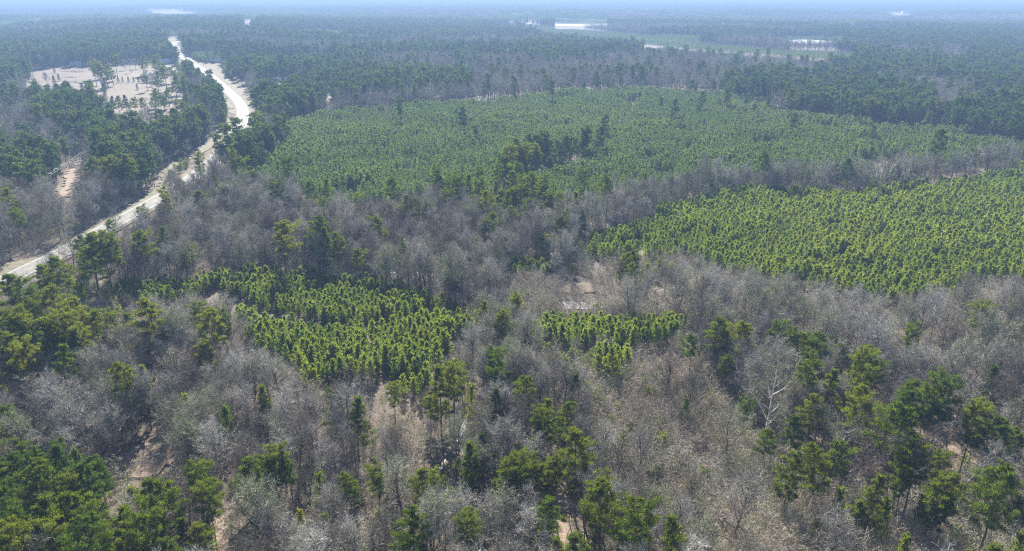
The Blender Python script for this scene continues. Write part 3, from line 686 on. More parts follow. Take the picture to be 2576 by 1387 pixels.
def scatter(name, P, col, nvar, smin, smax, label=None, zs=(0.9, 1.15), scale=None, zoff=0.0, ntype=None):
    n = len(P)
    if n == 0: return
    me = bpy.data.meshes.new(name); me.vertices.add(n)
    co = np.stack([P[:, 0], P[:, 1], hgt(P[:, 0], P[:, 1]) + zoff], 1).astype(np.float32)
    me.vertices.foreach_set('co', co.ravel())
    s = (smin + (smax - smin) * R.random(n)) if scale is None else scale
    sc = np.stack([s, s, s * (zs[0] + (zs[1] - zs[0]) * R.random(n))], 1).astype(np.float32)
    a = me.attributes.new('sc', 'FLOAT_VECTOR', 'POINT'); a.data.foreach_set('vector', sc.ravel())
    rt = np.stack([R.normal(size=n) * 0.03, R.normal(size=n) * 0.03, R.random(n) * 6.283], 1).astype(np.float32)
    a = me.attributes.new('rt', 'FLOAT_VECTOR', 'POINT'); a.data.foreach_set('vector', rt.ravel())
    a = me.attributes.new('vi', 'INT', 'POINT'); a.data.foreach_set('value', R.integers(0, nvar, n).astype(np.int32))
    o = link(name, me, kind='stuff')
    ng = bpy.data.node_groups.new(name, 'GeometryNodeTree')
    ng.interface.new_socket('Geometry', in_out='INPUT', socket_type='NodeSocketGeometry'); ng.interface.new_socket('Geometry', in_out='OUTPUT', socket_type='NodeSocketGeometry')
    N = ng.nodes; Lk = ng.links
    gi = N.new('NodeGroupInput'); go = N.new('NodeGroupOutput')
    ci = N.new('GeometryNodeCollectionInfo'); ci.inputs['Collection'].default_value = col
    ci.inputs['Separate Children'].default_value = True; ci.inputs['Reset Children'].default_value = True
    ip = N.new('GeometryNodeInstanceOnPoints'); ip.inputs['Pick Instance'].default_value = True
    def attr(nm, ty):
        q = N.new('GeometryNodeInputNamedAttribute'); q.data_type = ty; q.inputs['Name'].default_value = nm; return q.outputs[0]
    er = N.new('FunctionNodeEulerToRotation'); Lk.new(attr('rt', 'FLOAT_VECTOR'), er.inputs[0])
    Lk.new(gi.outputs[0], ip.inputs['Points']); Lk.new(ci.outputs[0], ip.inputs['Instance']); Lk.new(attr('vi', 'INT'), ip.inputs['Instance Index'])
    Lk.new(er.outputs[0], ip.inputs['Rotation']); Lk.new(attr('sc', 'FLOAT_VECTOR'), ip.inputs['Scale'])
    Lk.new(ip.outputs[0], go.inputs[0])
    md = o.modifiers.new('scatter', 'NODES'); md.node_group = ng
    return o

CN = {k: hidden_col('near_' + k, [(a, b) for a, b, *_ in v]) for k, v in NH.items()}
CL = {k: hidden_col('lod_' + k, v) for k, v in LOD.items()}
CT = {k: hidden_col('tile_' + k, v) for k, v in TILE.items()}
CS = hidden_col('shrubs', SHR); CB = hidden_col('brushes', BRU)

PINE_COUNT = [0]
ORD = 'nearest,second nearest,third nearest,fourth nearest,fifth nearest,sixth nearest,seventh nearest,eighth nearest,ninth nearest,tenth nearest,eleventh nearest,twelfth nearest,thirteenth nearest,fourteenth nearest,fifteenth nearest,sixteenth nearest,seventeenth nearest,eighteenth nearest,nineteenth nearest,twentieth nearest'.split(',')
tens = ['twenty', 'thirty', 'forty', 'fifty', 'sixty', 'seventy']; ones = 'first,second,third,fourth,fifth,sixth,seventh,eighth,ninth'.split(',')
tw = ['twentieth', 'thirtieth', 'fortieth', 'fiftieth', 'sixtieth', 'seventieth']
for k in range(21, 80):
    ORD.append((tw[k // 10 - 2] if k % 10 == 0 else tens[k // 10 - 2] + '-' + ones[k % 10 - 1]) + ' nearest')
LAND = [((1125, 1155), 'the white creek glint'), ((350, 1165), 'the sunlit clearing'), ((548, 1330), 'the rutted dirt track'), ((1395, 1290), 'the dirt path below centre'),
        ((1945, 1075), 'the big pale-limbed bare oak'), ((1465, 770), 'the shining wetland shallows'), ((900, 965), 'the lower tip of the front planted stand'), ((60, 690), 'the highway at the left edge'),
        ((2420, 1140), 'the dirt strip at far right'), ((2500, 1370), 'the lower right corner'), ((40, 1370), 'the lower left corner'), ((20, 840), 'the pine block at the left edge'),
        ((2560, 820), 'the middle of the right edge'), ((790, 660), 'the lone pines above the front stand'), ((1980, 770), 'the lower edge of the right plantation'), ((330, 250), 'the tan farm field'),
        ((370, 525), 'the highway gap among bare trees'), ((1700, 830), 'the small plantation at centre'), ((1880, 1370), 'the thicket at the bottom edge'), ((620, 960), 'the grey wood below the front stand'),
        ((620, 160), 'the roadside yards by the highway'), ((2200, 950), 'the grey wood below the right plantation'), ((1100, 600), 'the bare creek bottom at centre'), ((860, 1370), 'the brush at the bottom edge left of centre')]
LANDP = np.array([at(*p) for p, _ in LAND])

ITEMS = []      # individuals: (kind, x, y, variant, scale, z factor, rotation)
def put(kind, x, y, H=None, RC=None, v=None):
    lst = NH[kind]; v = int(R.integers(0, len(lst))) if v is None else v
    h0, r0 = lst[v][2], lst[v][3]
    s = (RC / r0) if RC else (H / h0); zf = (H / h0) / s if H else 1.0
    zf = min(max(zf, 0.7), 1.7) if RC else 1.0
    ITEMS.append([kind, x, y, v, s, zf, R.random() * 6.283])

heroL = [(110,530,130),(400,570,190),(560,610,120),(640,650,150),(260,730,230),(590,720,190),(730,690,110),(560,890,240),(270,990,260),(80,1070,200),(620,1120,270),(880,1080,220),(310,1190,230),(60,1240,230),(1190,790,240),(980,890,130),(1470,770,190),(1550,890,190),(1330,1150,150),(1500,1180,180),(1090,1110,250),(2050,610,180),(1880,700,200),(1990,690,170),(2170,680,150),(2400,790,140),(2260,1070,110),(2410,1120,170),(1420,400,140),(1690,280,130),(1390,190,120),(480,840,170),(180,700,150),(30,700,150),(420,1290,200),(170,1180,180),(1000,1270,180),(760,1230,180),(1220,1290,200),(700,960,150),(10,900,150)]
heroC = [(90,225,180),(390,130,120),(660,160,110),(740,10,200),(840,0,190),(980,120,120),(1130,160,170),(1150,360,110),(1390,60,160),(1530,240,170),(1490,330,160),(1770,60,150),(1700,230,150),(1640,370,140),(1490,400,130),(1780,480,260),(1340,590,150),(1240,720,190),(1340,700,190),(1440,700,160),(1620,700,180),(1160,840,120),(1730,840,130),(1510,970,200),(980,780,130),(850,900,150),(620,720,190),(270,750,170),(80,790,150),(720,850,130),(520,1130,240),(940,1110,190),(1970,910,270),(2220,1030,290),(2530,1110,240),(1620,1260,200),(1780,1270,220),(1460,500,120),(1500,720,150),(1390,790,150),(1290,800,150),(1560,800,140),(2300,1150,180),(2100,1150,150),(1500,1270,150),(1270,10,120),(1180,0,160)]
heroR = [(1000,0,170),(1110,10,170),(1320,140,210),(1690,80,150),(1990,100,210),(1680,280,260),(1860,180,160),(1720,170,160),(2220,300,190),(2440,430,180),(2560,480,140),(820,670,180),(1060,570,190),(1160,560,160),(640,460,130),(1460,800,180),(1690,750,160),(1940,780,210),(2010,950,160),(2420,760,260),(1200,900,130),(1340,1000,100),(1550,980,120),(1830,960,110),(1030,1110,90),(1700,1260,140),(2390,1350,170),(2180,1360,120),(2570,1240,120),(1780,640,190),(1250,30,120),(1390,20,120),(860,360,150),(480,260,120),(30,230,90),(1960,660,120)]
midL = [(140,660,190),(420,560,150),(320,620,130),(650,390,200),(760,400,150),(850,400,140),(1040,380,130),(1200,330,110),(1080,190,90),(820,290,70),(2110,300,170),(2380,260,150),(2430,330,130),(2540,370,120),(1130,900,200),(1310,950,120),(1490,930,140),(1570,960,180),(1680,990,140),(1530,1190,140),(830,990,130),(690,960,130),(880,1110,130),(520,870,180),(540,1230,0),(180,1240,170),(430,1230,170),(360,780,170),(60,1000,180),(200,1000,180),(330,1040,180),(450,1000,180),(130,1120,180),(250,1110,160),(380,1130,160),(540,1120,160),(480,450,0),(960,1330,170),(1120,1260,90),(1000,450,90),(1430,460,80)]
midC = [(480,450,95),(1010,405,80),(1330,850,130),(1190,920,120),(1060,880,120),(1220,980,140),(1150,1280,170),(1260,1180,110),(1140,1120,100),(1380,1160,100),(2120,520,110),(2190,500,90),(2160,460,80),(2230,530,80),(2060,1240,110),(800,1360,150),(860,50,90),(1100,60,110),(1180,100,100),(1240,60,100),(110,90,80),(500,90,110),(560,110,90),(1500,150,100),(1640,80,100),(1780,60,100)]
midR = [(290,1020,160),(480,1050,170),(740,1070,130),(660,1110,110),(850,1130,130),(920,1130,130),(1020,1120,150),(1180,1170,90),(1250,1210,120),(1370,1290,200),(950,1280,130),(1310,1320,120),(80,1140,120),(350,1310,110),(1060,1260,130),(1460,1340,120),(1000,1330,140)]
def hero(lst, c, r, kmin=1.0):
    for X, Y, Wd in lst:
        if Wd == 0: continue
        px, py = L3(c, r, X, Y)
        H = 18.0
        for _ in range(3):
            x, y = at(px, py, H); dist = math.sqrt(x * x + y * y + (CAM_H - H) ** 2)
            RC = Wd / 3.0 / 2.0 * dist / FPX * 1.08; H = float(np.clip(RC * 5.6, 8.0, 23.0))
        if RC < 1.9 or (r == 2 and Wd <= 140 and R.random() < 0.4): put('bushy', x, y, H=min(H, 12), RC=max(RC, 1.5))
        else: put('pine', x, y, H=H, RC=RC)
hero(heroL, 0, 2); hero(heroC, 1, 2); hero(heroR, 2, 2); hero(midL, 0, 1); hero(midC, 1, 1); hero(midR, 2, 1)
# trees standing in and round the tan field
for X, Y, Wd, kd in [(1320,225,110,'p'),(1440,210,130,'p'),(1590,225,110,'p'),(1370,330,130,'p'),(1460,330,120,'p'),(1300,320,90,'p'),(1530,300,100,'p'),(1440,460,70,'c'),(1430,520,70,'c'),(1440,590,60,'c'),(1425,640,50,'c'),
                     (1520,640,75,'p'),(1600,632,75,'p'),(1710,620,90,'p'),(1790,700,45,'c'),(1850,680,80,'p'),(1930,665,80,'p'),(2140,560,110,'p'),(2230,590,100,'p'),(2100,660,80,'p'),(2190,640,80,'p'),(2260,650,80,'p'),
                     (2280,395,140,'p'),(2460,400,150,'p'),(2400,470,130,'p'),(2500,450,120,'p'),(800,350,45,'c'),(740,410,60,'c'),(2160,140,130,'p'),(2160,230,120,'p'),(1950,180,110,'p'),(2400,300,90,'p'),(2120,600,70,'p'),(1130,520,70,'c'),(740,250,40,'c'),(2390,870,60,'c'),(620,330,80,'b'),(470,410,90,'b'),
                     (1700,150,120,'b'),(1850,140,120,'b'),(1780,180,100,'b'),(2000,290,120,'b'),(2080,340,120,'b'),(1990,780,90,'b'),(2040,830,90,'b'),(1950,850,90,'b'),(2000,900,90,'b'),(2070,880,90,'b'),(2120,860,80,'b'),(1930,870,80,'b'),(2200,300,110,'b'),(1450,630,60,'b'),(1620,375,40,'c'),(1680,372,36,'c'),(1760,372,40,'c'),(1830,370,36,'c'),(1900,378,40,'c'),(2000,370,100,'p'),(2080,380,100,'b'),(2150,375,110,'p'),(2230,330,100,'b'),(2330,270,90,'p'),(2300,560,90,'p'),(2360,640,90,'b'),(2420,700,100,'p'),(2490,720,100,'p'),(2530,620,100,'p'),(1545,700,50,'c'),(1670,720,46,'c'),(1760,725,40,'c'),(2010,690,60,'b'),(1390,400,70,'b'),(1880,470,40,'c')]:
    px, py = F1(X, Y); H = {'p': 16.0, 'c': 7.0, 'b': 13.0}[kd]
    x, y = at(px, py, H); dist = math.hypot(x, y); RC = Wd / 4.593 / 1.1925 / 2 * dist / FPX * 1.15
    put({'p': 'pine', 'c': 'cedar', 'b': 'bare'}[kd], x, y, H=H, RC=float(np.clip(RC, 1.4, 6.5)))
# leafless giants with pale limbs
for px, py, H, RC in [(1945, 930, 20, 8.5), (2135, 1068, 15, 6.5), (1455, 868, 14, 5.5)]:
    x, y = at(px, py, H); put('oak', x, y, H=H, RC=RC)
for X, Y in [(500, 500), (1150, 480), (310, 520), (1010, 290)]:         # leafless trees whose feet are in view round the clearing
    x, y = at(*L3(0, 2, X, Y)); put('bare', x, y, H=15, RC=4.6)

# mass positions by kind
pos = {}
g = grid(5.3, 5.3, 60, 1500, 0.2, 0.46); T = landuse(g[:, 0], g[:, 1]); rg = np.hypot(g[:, 0], g[:, 1])
k1 = R.random(len(g))
pos['bare'] = g[((T == BR) & (k1 < np.where(rg < 420, 0.90, 0.80))) | ((T == SP) & (k1 < 0.45)) | ((T == PN) & (k1 < 0.20)) | ((T == TH) & (k1 < 0.17))]
g = grid(5.2, 5.2, 60, 2600, 0.5, 0.4); T = landuse(g[:, 0], g[:, 1]); rg = np.hypot(g[:, 0], g[:, 1]); k1 = R.random(len(g))
pos['pine'] = g[((T == PN) & (k1 < 0.80) & (fbm(g[:, 0] / 16, g[:, 1] / 16, 87, 2) < 0.72)) | ((T == BR) & (k1 < 0.032) & (rg > 125)) | ((T == SP) & (k1 < 0.05)) | ((T == BR) & (k1 < 0.10 * smooth(.5, .7, fbm(g[:, 0] / 70, g[:, 1] / 70, 95, 2))) & (rg > 700)) | ((T == MD) & (k1 < 0.006) & (rg > 500))]
farbare = grid(6.5, 6.5, 1500, 2600, 0.1, 0.42); Tb = landuse(farbare[:, 0], farbare[:, 1]); farbare = farbare[Tb == BR]
g = grid(2.45, 2.3, 60, 900, -0.12, 0.40); T = landuse(g[:, 0], g[:, 1]); k1 = R.random(len(g))
pos['young'] = g[(T == YG) & (k1 < 0.92) & (fbm(g[:, 0] / 9, g[:, 1] / 9, 66, 2) < 0.78)]
g = grid(2.75, 2.7, 150, 1300, 0.25, 0.48); T = landuse(g[:, 0], g[:, 1]); k1 = R.random(len(g)); pos['mid'] = g[(T == MD) & (k1 < 0.93) & (fbm(g[:, 0] / 22, g[:, 1] / 22, 79, 2) < 0.71)]
g = grid(4.8, 4.8, 1300, 2600, 0.25, 0.48); T = landuse(g[:, 0], g[:, 1]); pos['mid'] = np.concatenate([pos['mid'], g[(T == MD)]])
g = grid(5, 5, 1200, 5200, 0.25, 0.4); T = landuse(g[:, 0], g[:, 1]); lowg = g[(T == LG) & ~hides_pond(g[:, 0], g[:, 1])]; pos['mid'] = pos['mid'][~hides_pond(pos['mid'][:, 0], pos['mid'][:, 1])]; m_ = hides_low(pos['mid'][:, 0], pos['mid'][:, 1], 10) & (np.hypot(pos['mid'][:, 0], pos['mid'][:, 1]) > 1100); pos['mid'] = pos['mid'][~m_]
farbare = farbare[~hides_low(farbare[:, 0], farbare[:, 1], 15)]
g = grid(2.3, 2.3, 60, 720, 0.6, 0.45); T = landuse(g[:, 0], g[:, 1]); k1 = R.random(len(g)); k1 = np.where(np.hypot(g[:, 0], g[:, 1]) > 420, k1 * 1.9, k1); k1 = np.where(k1 > 1, 0.5, k1)
shr = g[((T == TH) & (k1 < 0.90)) | ((T == BR) & (k1 < 0.32)) | ((T == SP) & (k1 < 0.30)) | ((T == PN) & (k1 < 0.12))]
spr = g[(T != OP) & (T != YG) & (T != MD) & (R.random(len(g)) < 0.26 * smooth(0.52, 0.72, fbm(g[:, 0] / 26, g[:, 1] / 26, 83, 2)) + 0.008)]
g = g[np.hypot(g[:, 0], g[:, 1]) < 420]; T = landuse(g[:, 0], g[:, 1]); k1 = R.random(len(g))
bru = g[((T == TH) & (k1 > 0.72)) | ((T == BR) & (k1 > 0.72)) | ((T == SP) & (k1 > 0.72)) | ((T == PN) & (k1 > 0.7))]

# keep the scattered trees clear of the placed ones
hp = np.array([[i[1], i[2]] for i in ITEMS if i[0] in ('pine', 'oak', 'bushy')]); hr = np.array([2.2 if i[0] != 'oak' else 6.0 for i in ITEMS if i[0] in ('pine', 'oak', 'bushy')])
def clear_of(P, f=1.0):
    keep = np.ones(len(P), bool)
    for (x, y), r in zip(hp, hr): keep &= (np.abs(P[:, 0] - x) > r * f) | (np.abs(P[:, 1] - y) > r * f)
    return P[keep]
for k, h_ in (('bare', 17), ('pine', 18)):
    pos[k] = clear_of(pos[k]); dd = np.hypot(pos[k][:, 0], pos[k][:, 1])
    pos[k] = pos[k][~hides_low(pos[k][:, 0], pos[k][:, 1], h_, k == 'bare') ]
shr = clear_of(shr, 0.5)
def in_view(P, H, marg=20):
    px, py = project(P[:, 0], P[:, 1], hgt(P[:, 0], P[:, 1]) + H * 0.7)
    return (px > -marg) & (px < 2576 + marg) & (py > -marg) & (py < 1387 + marg)

def take_nearest(kind, P, n, H, sizes):
    """the n largest in view become individuals; the rest stay a mass"""
    v = in_view(P, H); d = np.hypot(P[:, 0], P[:, 1]); d = np.where(v, d, 1e9); idx = np.argsort(d)[:n]; idx = idx[v[idx]]
    for i in idx:
        put(kind, P[i, 0], P[i, 1], H=(sizes[0] + (sizes[1] - sizes[0]) * R.random()) * (0.86 if kind == 'bare' and d[i] < 200 else 1))
    m = np.ones(len(P), bool); m[idx] = False
    return P[m]
npine = sum(i[0] == 'pine' for i in ITEMS); nbare = sum(i[0] == 'bare' for i in ITEMS)
pos['pine'] = take_nearest('pine', pos['pine'], max(0, 300 - npine), 20, (11, 17))
pos['bare'] = take_nearest('bare', pos['bare'], max(0, 300 - nbare), 15, (11, 17.5))
pos['young'] = take_nearest('young', pos['young'], 300, 6, (5.2, 7.6))

KN = {'pine': ('pine_tree', 'pine tree', 'pines standing among the leafless woods'), 'bare': ('bare_tree', 'bare tree', 'leafless trees of the near woods'),
      'young': ('young_pine', 'young pine', 'planted young pines of the front stands'), 'bushy': ('bushy_pine', 'small pine', 'small bushy pines in the scrub'),
      'cedar': ('cedar_tree', 'cedar', 'dark cedars round the farm field'), 'oak': ('oak_tree', 'oak tree', 'spreading oaks with pale limbs')}
by = {}
P_ = np.array([[i[1], i[2]] for i in ITEMS]); D = np.hypot(P_[:, None, 0] - LANDP[None, :, 0], P_[:, None, 1] - LANDP[None, :, 1]); near = D.argmin(1)
for i, it in enumerate(ITEMS): by.setdefault((it[0], near[i]), []).append(i)
labels = {}
for (kd, ln), idx in by.items():
    idx.sort(key=lambda i: D[i, ln])
    for rank, i in enumerate(idx):
        it = ITEMS[i]; H = NH[kd][it[3]][2] * it[4] * it[5]; o = ORD[min(rank, len(ORD) - 1)]; place = LAND[ln][1]
        if kd == 'pine': lb = f"{'tall' if H > 19 else 'mid-height' if H > 14 else 'short'} green pine, {o} to {place}"
        elif kd == 'bare': lb = f"{'tall' if H > 15.5 else 'low'} leafless tree, {o} to {place}"
        elif kd == 'bushy': lb = f"small bushy pine, {o} to {place}"
        elif kd == 'cedar': lb = f"dark cedar, {o} cedar to {place}"
        elif kd == 'oak': lb = f"wide leafless oak with pale limbs, {o} oak to {place}"
        else: lb = f'young planted pine in the rows nearest {place}'; it.append('young pines in the planted rows nearest ' + place)
        labels[i] = lb
for i, (kd, x, y, v, s, zf, rz, *gr) in enumerate(ITEMS):
    nm, cat, grp = KN[kd]; grp = gr[0] if gr else grp
    root = link(nm, None, label=labels[i], cat=cat, group=grp)
    root.location = (x, y, float(hgt(x, y))); root.rotation_euler = (0, 0, rz); root.scale = (s, s, s * zf)
    a, b = NH[kd][v][:2]
    link('trunk', a, root); link('crown', b, root)

# the masses
def split(P, r0): d = np.hypot(P[:, 0], P[:, 1]); return P[d < r0], P[d >= r0]
a, b = split(pos['pine'], 420)
scatter('pine_wood', a, CN['pine'], 6, 0.75, 1.05); scatter('pine_wood', b, CL['pine'], 3, 0.6, 1.15)
a, b = split(pos['bare'], 420)
scatter('leafless_wood', a, CN['bare'], 6, 0, 0, scale=np.where(R.random(len(a)) < .3, 0.5 + .3 * R.random(len(a)), 0.8 + .35 * R.random(len(a)))); scatter('leafless_wood', b, CL['bare'], 3, 0.8, 1.15)
scatter('leafless_wood', farbare, CL['bare'], 3, 1.0, 1.35)
a, b = split(pos['young'], 330)
def youngscale(P): return 0.50 + 0.55 * fbm(P[:, 0] / 12, P[:, 1] / 12, 77, 2) + 0.28 * (R.random(len(P)))
scatter('young_plantation', a, CN['young'], 5, 0, 0, scale=youngscale(a), zs=(0.78, 1.0)); scatter('young_plantation', b, CL['young'], 4, 0, 0, scale=youngscale(b) * 1.06, zs=(0.68, 0.92))
vm = pos['mid']; vs = fbm(vm[:, 0] / 28, vm[:, 1] / 28, 78, 3)
scatter('pine_plantation', vm, CL['mid'], 4, 0, 0, scale=0.40 + 0.78 * vs + 0.30 * R.random(len(vm)), zs=(0.78, 0.98))
scatter('low_plantation', lowg, CL['mid'], 4, 0.42, 0.65)
scatter('thicket', shr, CS, 5, 0.6, 1.45); scatter('undergrowth', bru, CB, 3, 0.6, 1.3); scatter('evergreen_undergrowth', spr, CL['sprout'], 3, 0.5, 1.35)
g = grid(50, 50, 2600, 9000, 0.3, 0.4, 0.72); g = g[~hides_low(g[:, 0], g[:, 1], 18)]; T = landuse(g[:, 0], g[:, 1]); va = fbm(g[:, 0] / 60, g[:, 1] / 60, 91, 2)
for code, kk in ((BR, 'bare'), (MD, 'mid'), (PN, 'pine')): scatter('far_woods', g[T == code], CT[kk], 2, 0.95, 1.15)
g = grid(85, 85, 9000, 19000, 0.3, 0.4, 0.68); T = landuse(g[:, 0], g[:, 1])
for code, kk in ((BR, 'bare'), (MD, 'mid'), (PN, 'pine')): scatter('far_woods', g[T == code], CT[kk], 2, 1.5, 1.9, zs=(0.6, 0.7))

# ------------------------------------------------------------------ houses, poles, rocks, logs
def house(px, py, w, d, h, wallm, roofm, rz, label, cat='house', zc=0.0):
    x, y = at(px, py, zc); root = link('farm_house' if cat == 'house' else 'shed', None, label=label, cat=cat)
    root.location = (x, y, float(hgt(x, y)) + 0.3); root.rotation_euler = (0, 0, rz)
    q = Q(); q.box(-w / 2, w / 2, -d / 2, d / 2, -0.4, h)
    for s in (-1, 1):
        q.add([(s * w / 2, -d / 2, h), (s * w / 2, d / 2, h), (s * w / 2, 0, h + d * .28), (s * w / 2, 0, h + d * .28)], [(0, 1, 2, 3)])
    link('wall', q.mesh('wall', M[wallm]), root)
    q = Q(); e = 0.5; rh = d * .28
    for s in (-1, 1):
        q.add([(-w / 2 - e, s * (d / 2 + e), h - .12), (w / 2 + e, s * (d / 2 + e), h - .12), (w / 2 + e, 0, h + rh + .1), (-w / 2 - e, 0, h + rh + .1),
               (-w / 2 - e, s * (d / 2 + e), h + .03), (w / 2 + e, s * (d / 2 + e), h + .03), (w / 2 + e, 0, h + rh + .25), (-w / 2 - e, 0, h + rh + .25)],
              [(0, 1, 2, 3), (4, 5, 6, 7), (0, 1, 5, 4), (3, 2, 6, 7), (0, 3, 7, 4), (1, 2, 6, 5)])
    link('roof', q.mesh('roof', M[roofm]), root)
    q = Q(); q.box(-.5, .5, -.04, .04, 0, 2.1); me = q.mesh('door', M['wood'])
    dr = link('door', me, root); dr.location = (0.3, -d / 2 - .03, 0)
    q = Q(); q.box(-.6, .6, -.03, .03, 0, 1.1); me = q.mesh('window', M['glass'])
    for k in range(int(w / 4)):
        wx = -w / 2 + 2 + k * 4
        if abs(wx - .3) > 1.2:
            o = link('window', me, root); o.location = (wx, -d / 2 - .03, 1.0)
for a in [(*F2(1830, 765), 18, 8, 3, 'wall', 'roofw', .1, 'white metal-roofed house at the near end of the yard row'), (*F2(1930, 765), 14, 7, 3, 'brickwall', 'roofd', -.2, 'brick house with dark roof in the yard row'),
          (*F2(2060, 735), 22, 7, 3, 'wall', 'roofw', .05, 'long white mobile home among the roadside pines'), (*F2(2130, 742), 12, 7, 3, 'wall', 'roofw', .3, 'short white cottage at the far end of the yard row'),
          (*F2(2510, 745), 16, 8, 3, 'wall', 'roofw', -.1, 'white house alone behind the tall dark pine'), (*F2(145, 512), 20, 9, 3.2, 'wall', 'roofw', -.25, 'white-roofed farmhouse at the field corner by the highway'),
          (*F2(860, 498), 14, 7, 3, 'brickwall', 'roofw', .1, 'low brick house behind the roadside lawn'), (*F2(925, 505), 12, 7, 3, 'wall', 'roofw', 0, 'small white house next to the low brick one'),
          (*F2(1110, 472), 12, 7, 3, 'wall', 'roofw', .2, 'white cottage half hidden behind roadside trees'), (*F2(1250, 466), 10, 6, 3, 'wall', 'roofw', 0, 'tiny white cottage farther into the roadside wood'),
          (*F1(1035, 128), 14, 8, 4, 'wall', 'roofw', .2, 'white shed at the wood edge behind the field', 'shed', 10.0),
          (633, 43, 60, 30, 8, 'wall', 'roofw', .2, 'large white hall at the far clearing by the road', 'hall'), (645, 41, 40, 25, 7, 'wall', 'roofw', -.1, 'second white hall on the far clearing, behind the large one', 'hall'),
          (668, 41, 45, 22, 7, 'wall', 'roofw', .0, 'white hall off to the right of the far clearing', 'hall'), (612, 13, 110, 60, 14, 'wall', 'roofw', .1, 'lone white warehouse close to the horizon', 'hall'),
          (2229, 30, 60, 30, 9, 'wall', 'roofw', .1, 'white barn on the far pink clearing, its left end', 'barn'), (2286, 35, 70, 30, 9, 'wall', 'roofw', -.1, 'white barn on the far pink clearing, its right end', 'barn'),
          (1068, 51, 40, 24, 8, 'wall', 'roofw', .1, 'pale barn alone in the far woods left of the pond', 'barn', 14.0), (2110, 29, 70, 30, 16, 'wall', 'roofw', .1, 'pale barn in the far woods above the round pond', 'barn', 14.0)]:
    house(*a)

wl = [at(-60, 590, 0), at(40, 540, 0), at(165, 470, 0), at(262, 385, 0), at(330, 330, 0), at(395, 285, 0)]
tops = []
pq = Q(); pq.tube([(0, 0, -0.5), (0, 0, 12)], [0.17, 0.11], 8); pole_me = pq.mesh('pole', M['wood'])
aq = Q(); aq.box(-1.3, 1.3, -.07, .07, 11.2, 11.4); arm_me = aq.mesh('crossarm', M['wood'])
iq = Q(); iq.tube([(0, 0, 11.4), (0, 0, 11.65)], [.06, .05], 6); ins_me = iq.mesh('insulator', M['wall'])
PLN = ['by the left frame edge, lowest of the line', 'second from the left edge, by bare trees', 'beside the reddish cleared strip', 'in the dark pines below the field', 'at the tan field corner', 'at the tree clump inside the field']
for k, p in enumerate(wl):
    dv = unit((wl[min(k + 1, 5)] - wl[max(k - 1, 0)])); ang = math.atan2(dv[1], dv[0]) + math.pi / 2
    z = float(hgt(p[0], p[1])); root = link('utility_pole', None, label='wooden utility pole ' + PLN[k], cat='utility pole', group='poles of the power line on the left')
    root.location = (p[0], p[1], z); root.rotation_euler = (0, 0, ang); link('pole', pole_me, root); link('crossarm', arm_me, root)
    tp = []
    for s in (-1.2, 0.3, 1.2):
        o = link('insulator', ins_me, root); o.location = (s, 0, 0); tp.append((p[0] + math.cos(ang) * s, p[1] + math.sin(ang) * s, z + 11.6))
    tops.append(tp)
for s in range(3):
    q = Q()
    for k in range(5):
        a = np.array(tops[k][s]); b = np.array(tops[k + 1][s]); t = np.linspace(0, 1, 12)[:, None]
        pt = a * (1 - t) + b * t; pt[:, 2] -= (4 * 1.6 * t * (1 - t))[:, 0]; q.tube(pt, np.full(12, 0.03), 4)
    link('power_wire', q.mesh('power_wire', M['wire']), label=['outer wire', 'middle wire', 'inner wire'][s] + ' of the power line crossing the left woods', cat='wire', group='wires of the power line')

def rock(x, y, s, label, key='rock', name='rock', cat='rock', grp='pale rocks beside the dirt track'):
    q = Q(); n = 8; th = np.linspace(0, 2 * math.pi, n, endpoint=False); rings = []
    for zf, rf in ((-.1, .9), (.25, 1.0), (.55, .7), (.7, .12)):
        rings.append(np.stack([np.cos(th) * rf * (0.8 + .4 * R.random(n)), np.sin(th) * rf * .8 * (0.8 + .4 * R.random(n)), np.full(n, zf) + R.normal(size=n) * .04], 1))
    v = np.concatenate(rings) * s; i = np.arange(3)[:, None] * n; j = np.arange(n)[None]
    q.add(v, np.stack([i + j, i + (j + 1) % n, i + n + (j + 1) % n, i + n + j], -1).reshape(-1, 4)); q.add(v[-n:], [(0, 1, 2, 3), (0, 3, 4, 7), (4, 5, 6, 7)])
    o = link(name, q.mesh(name, M[key]), label=label, cat=cat, group=grp); o.location = (x, y, float(hgt(x, y)) + 0.1); return o
RL = ['largest white rock beside the dirt track', 'white rock touching the largest one', 'flat white rock nearest the pines', 'small white rock at the lower end of the heap', 'grey-white rock at the back of the heap', 'white rock at the upper end of the heap']
for k, (px, py, s) in enumerate([(607, 1247, .6), (615, 1251, .45), (622, 1246, .4), (602, 1253, .35), (612, 1241, .4), (596, 1244, .35)]):
    x, y = at(px, py); rock(x, y, s, RL[k])
for px, py, s, lb in [(404, 1106, .5, 'dark stump high in the sunlit clearing'), (399, 1127, .6, 'dark stump in the middle of the sunlit clearing')]:
    x, y = at(px, py); rock(x, y, s, lb, 'wood', 'stump', 'stump', 'stumps in the clearing')
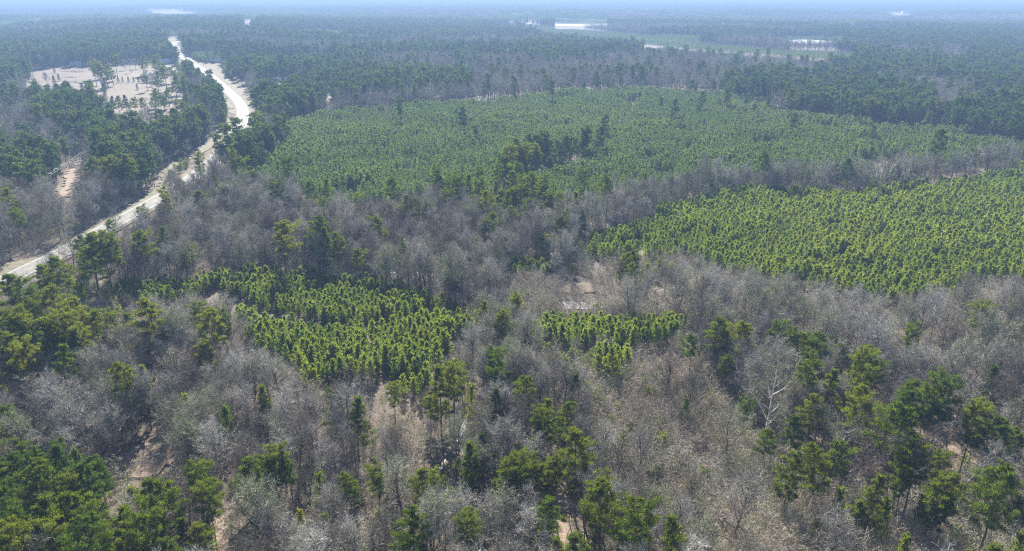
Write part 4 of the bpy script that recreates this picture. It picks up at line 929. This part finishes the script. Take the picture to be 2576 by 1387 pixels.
for k, (X, Y) in enumerate([(950, 305), (1080, 312), (965, 388), (1030, 455), (900, 522)]):
    x, y = at(*F1(X, Y)); q = Q()
    for j in range(40):
        p = np.array([R.normal() * 5, R.normal() * 1.3, 0.3 + R.random() * .9]); d = unit(np.array([R.normal(), R.normal() * .5, R.normal() * .25])); q.tube([p, p + d * (2 + 2 * R.random())], [.16, .06], 3)
    o = link('brush_pile', q.mesh('brush_pile', M['wood']), label=['windrow of dead branches nearest the wood edge', 'windrow beside the tree clump in the field', 'long windrow in the middle of the pale field', 'windrow by the small farm pond', 'windrow along the lower field ditch'][k], cat='brush pile', group='brush windrows on the tan field')
    o.location = (x, y, float(hgt(x, y)) + .3)
# fallen logs on the litter
for k, (px, py) in enumerate([(2500, 1080), (2440, 1040), (2400, 1010), (1130, 1195), (1700, 750), (2380, 1120)]):
    x, y = at(px, py); q = Q(); ln = 9 + 4 * R.random(); q.tube([(-ln / 2, 0, .3), (0, .2, .35), (ln / 2, 0, .25)], [.28, .22, .1], 7)
    for j in range(5): f = .1 + .08 * j; q.tube([(ln * f, 0, .35), (ln * f + .8, (-1) ** j * 1.2, .9)], [.07, .02], 3)
    o = link('fallen_log', q.mesh('fallen_log', M['bark']), label=['fallen log at the right edge of the bare wood', 'fallen trunk above the dirt strip', 'fallen trunk under bare trees, highest of the right ones', 'log lying across the creek below the glint', 'log on the tan litter under the lone tall pines', 'log lying along the dirt strip on the right'][k], cat='log', group='fallen logs on the forest floor')
    o.location = (x, y, float(hgt(x, y))); o.rotation_euler = (0, 0, R.random() * 3)

# ------------------------------------------------------------------ the air
mh, n, l = mat('haze_air')
pv = n.new('ShaderNodeVolumePrincipled'); pv.inputs['Color'].default_value = (*HAZE_COLOR, 1); pv.inputs['Density'].default_value = HAZE_DENSITY; pv.inputs['Anisotropy'].default_value = 0.1
o = n.new('ShaderNodeOutputMaterial'); l.new(pv.outputs[0], o.inputs['Volume'])
q = Q(); q.box(-66000, 66000, -66000, 66000, float(GZ.min()) - 1.0, 112.0)
hz = link('haze', q.mesh('haze', mh), kind='stuff')
print('individuals', len(ITEMS), {k: len(v) for k, v in pos.items()}, 'shrubs', len(shr), len(bru), 'farbare', len(farbare), 'low', len(lowg))
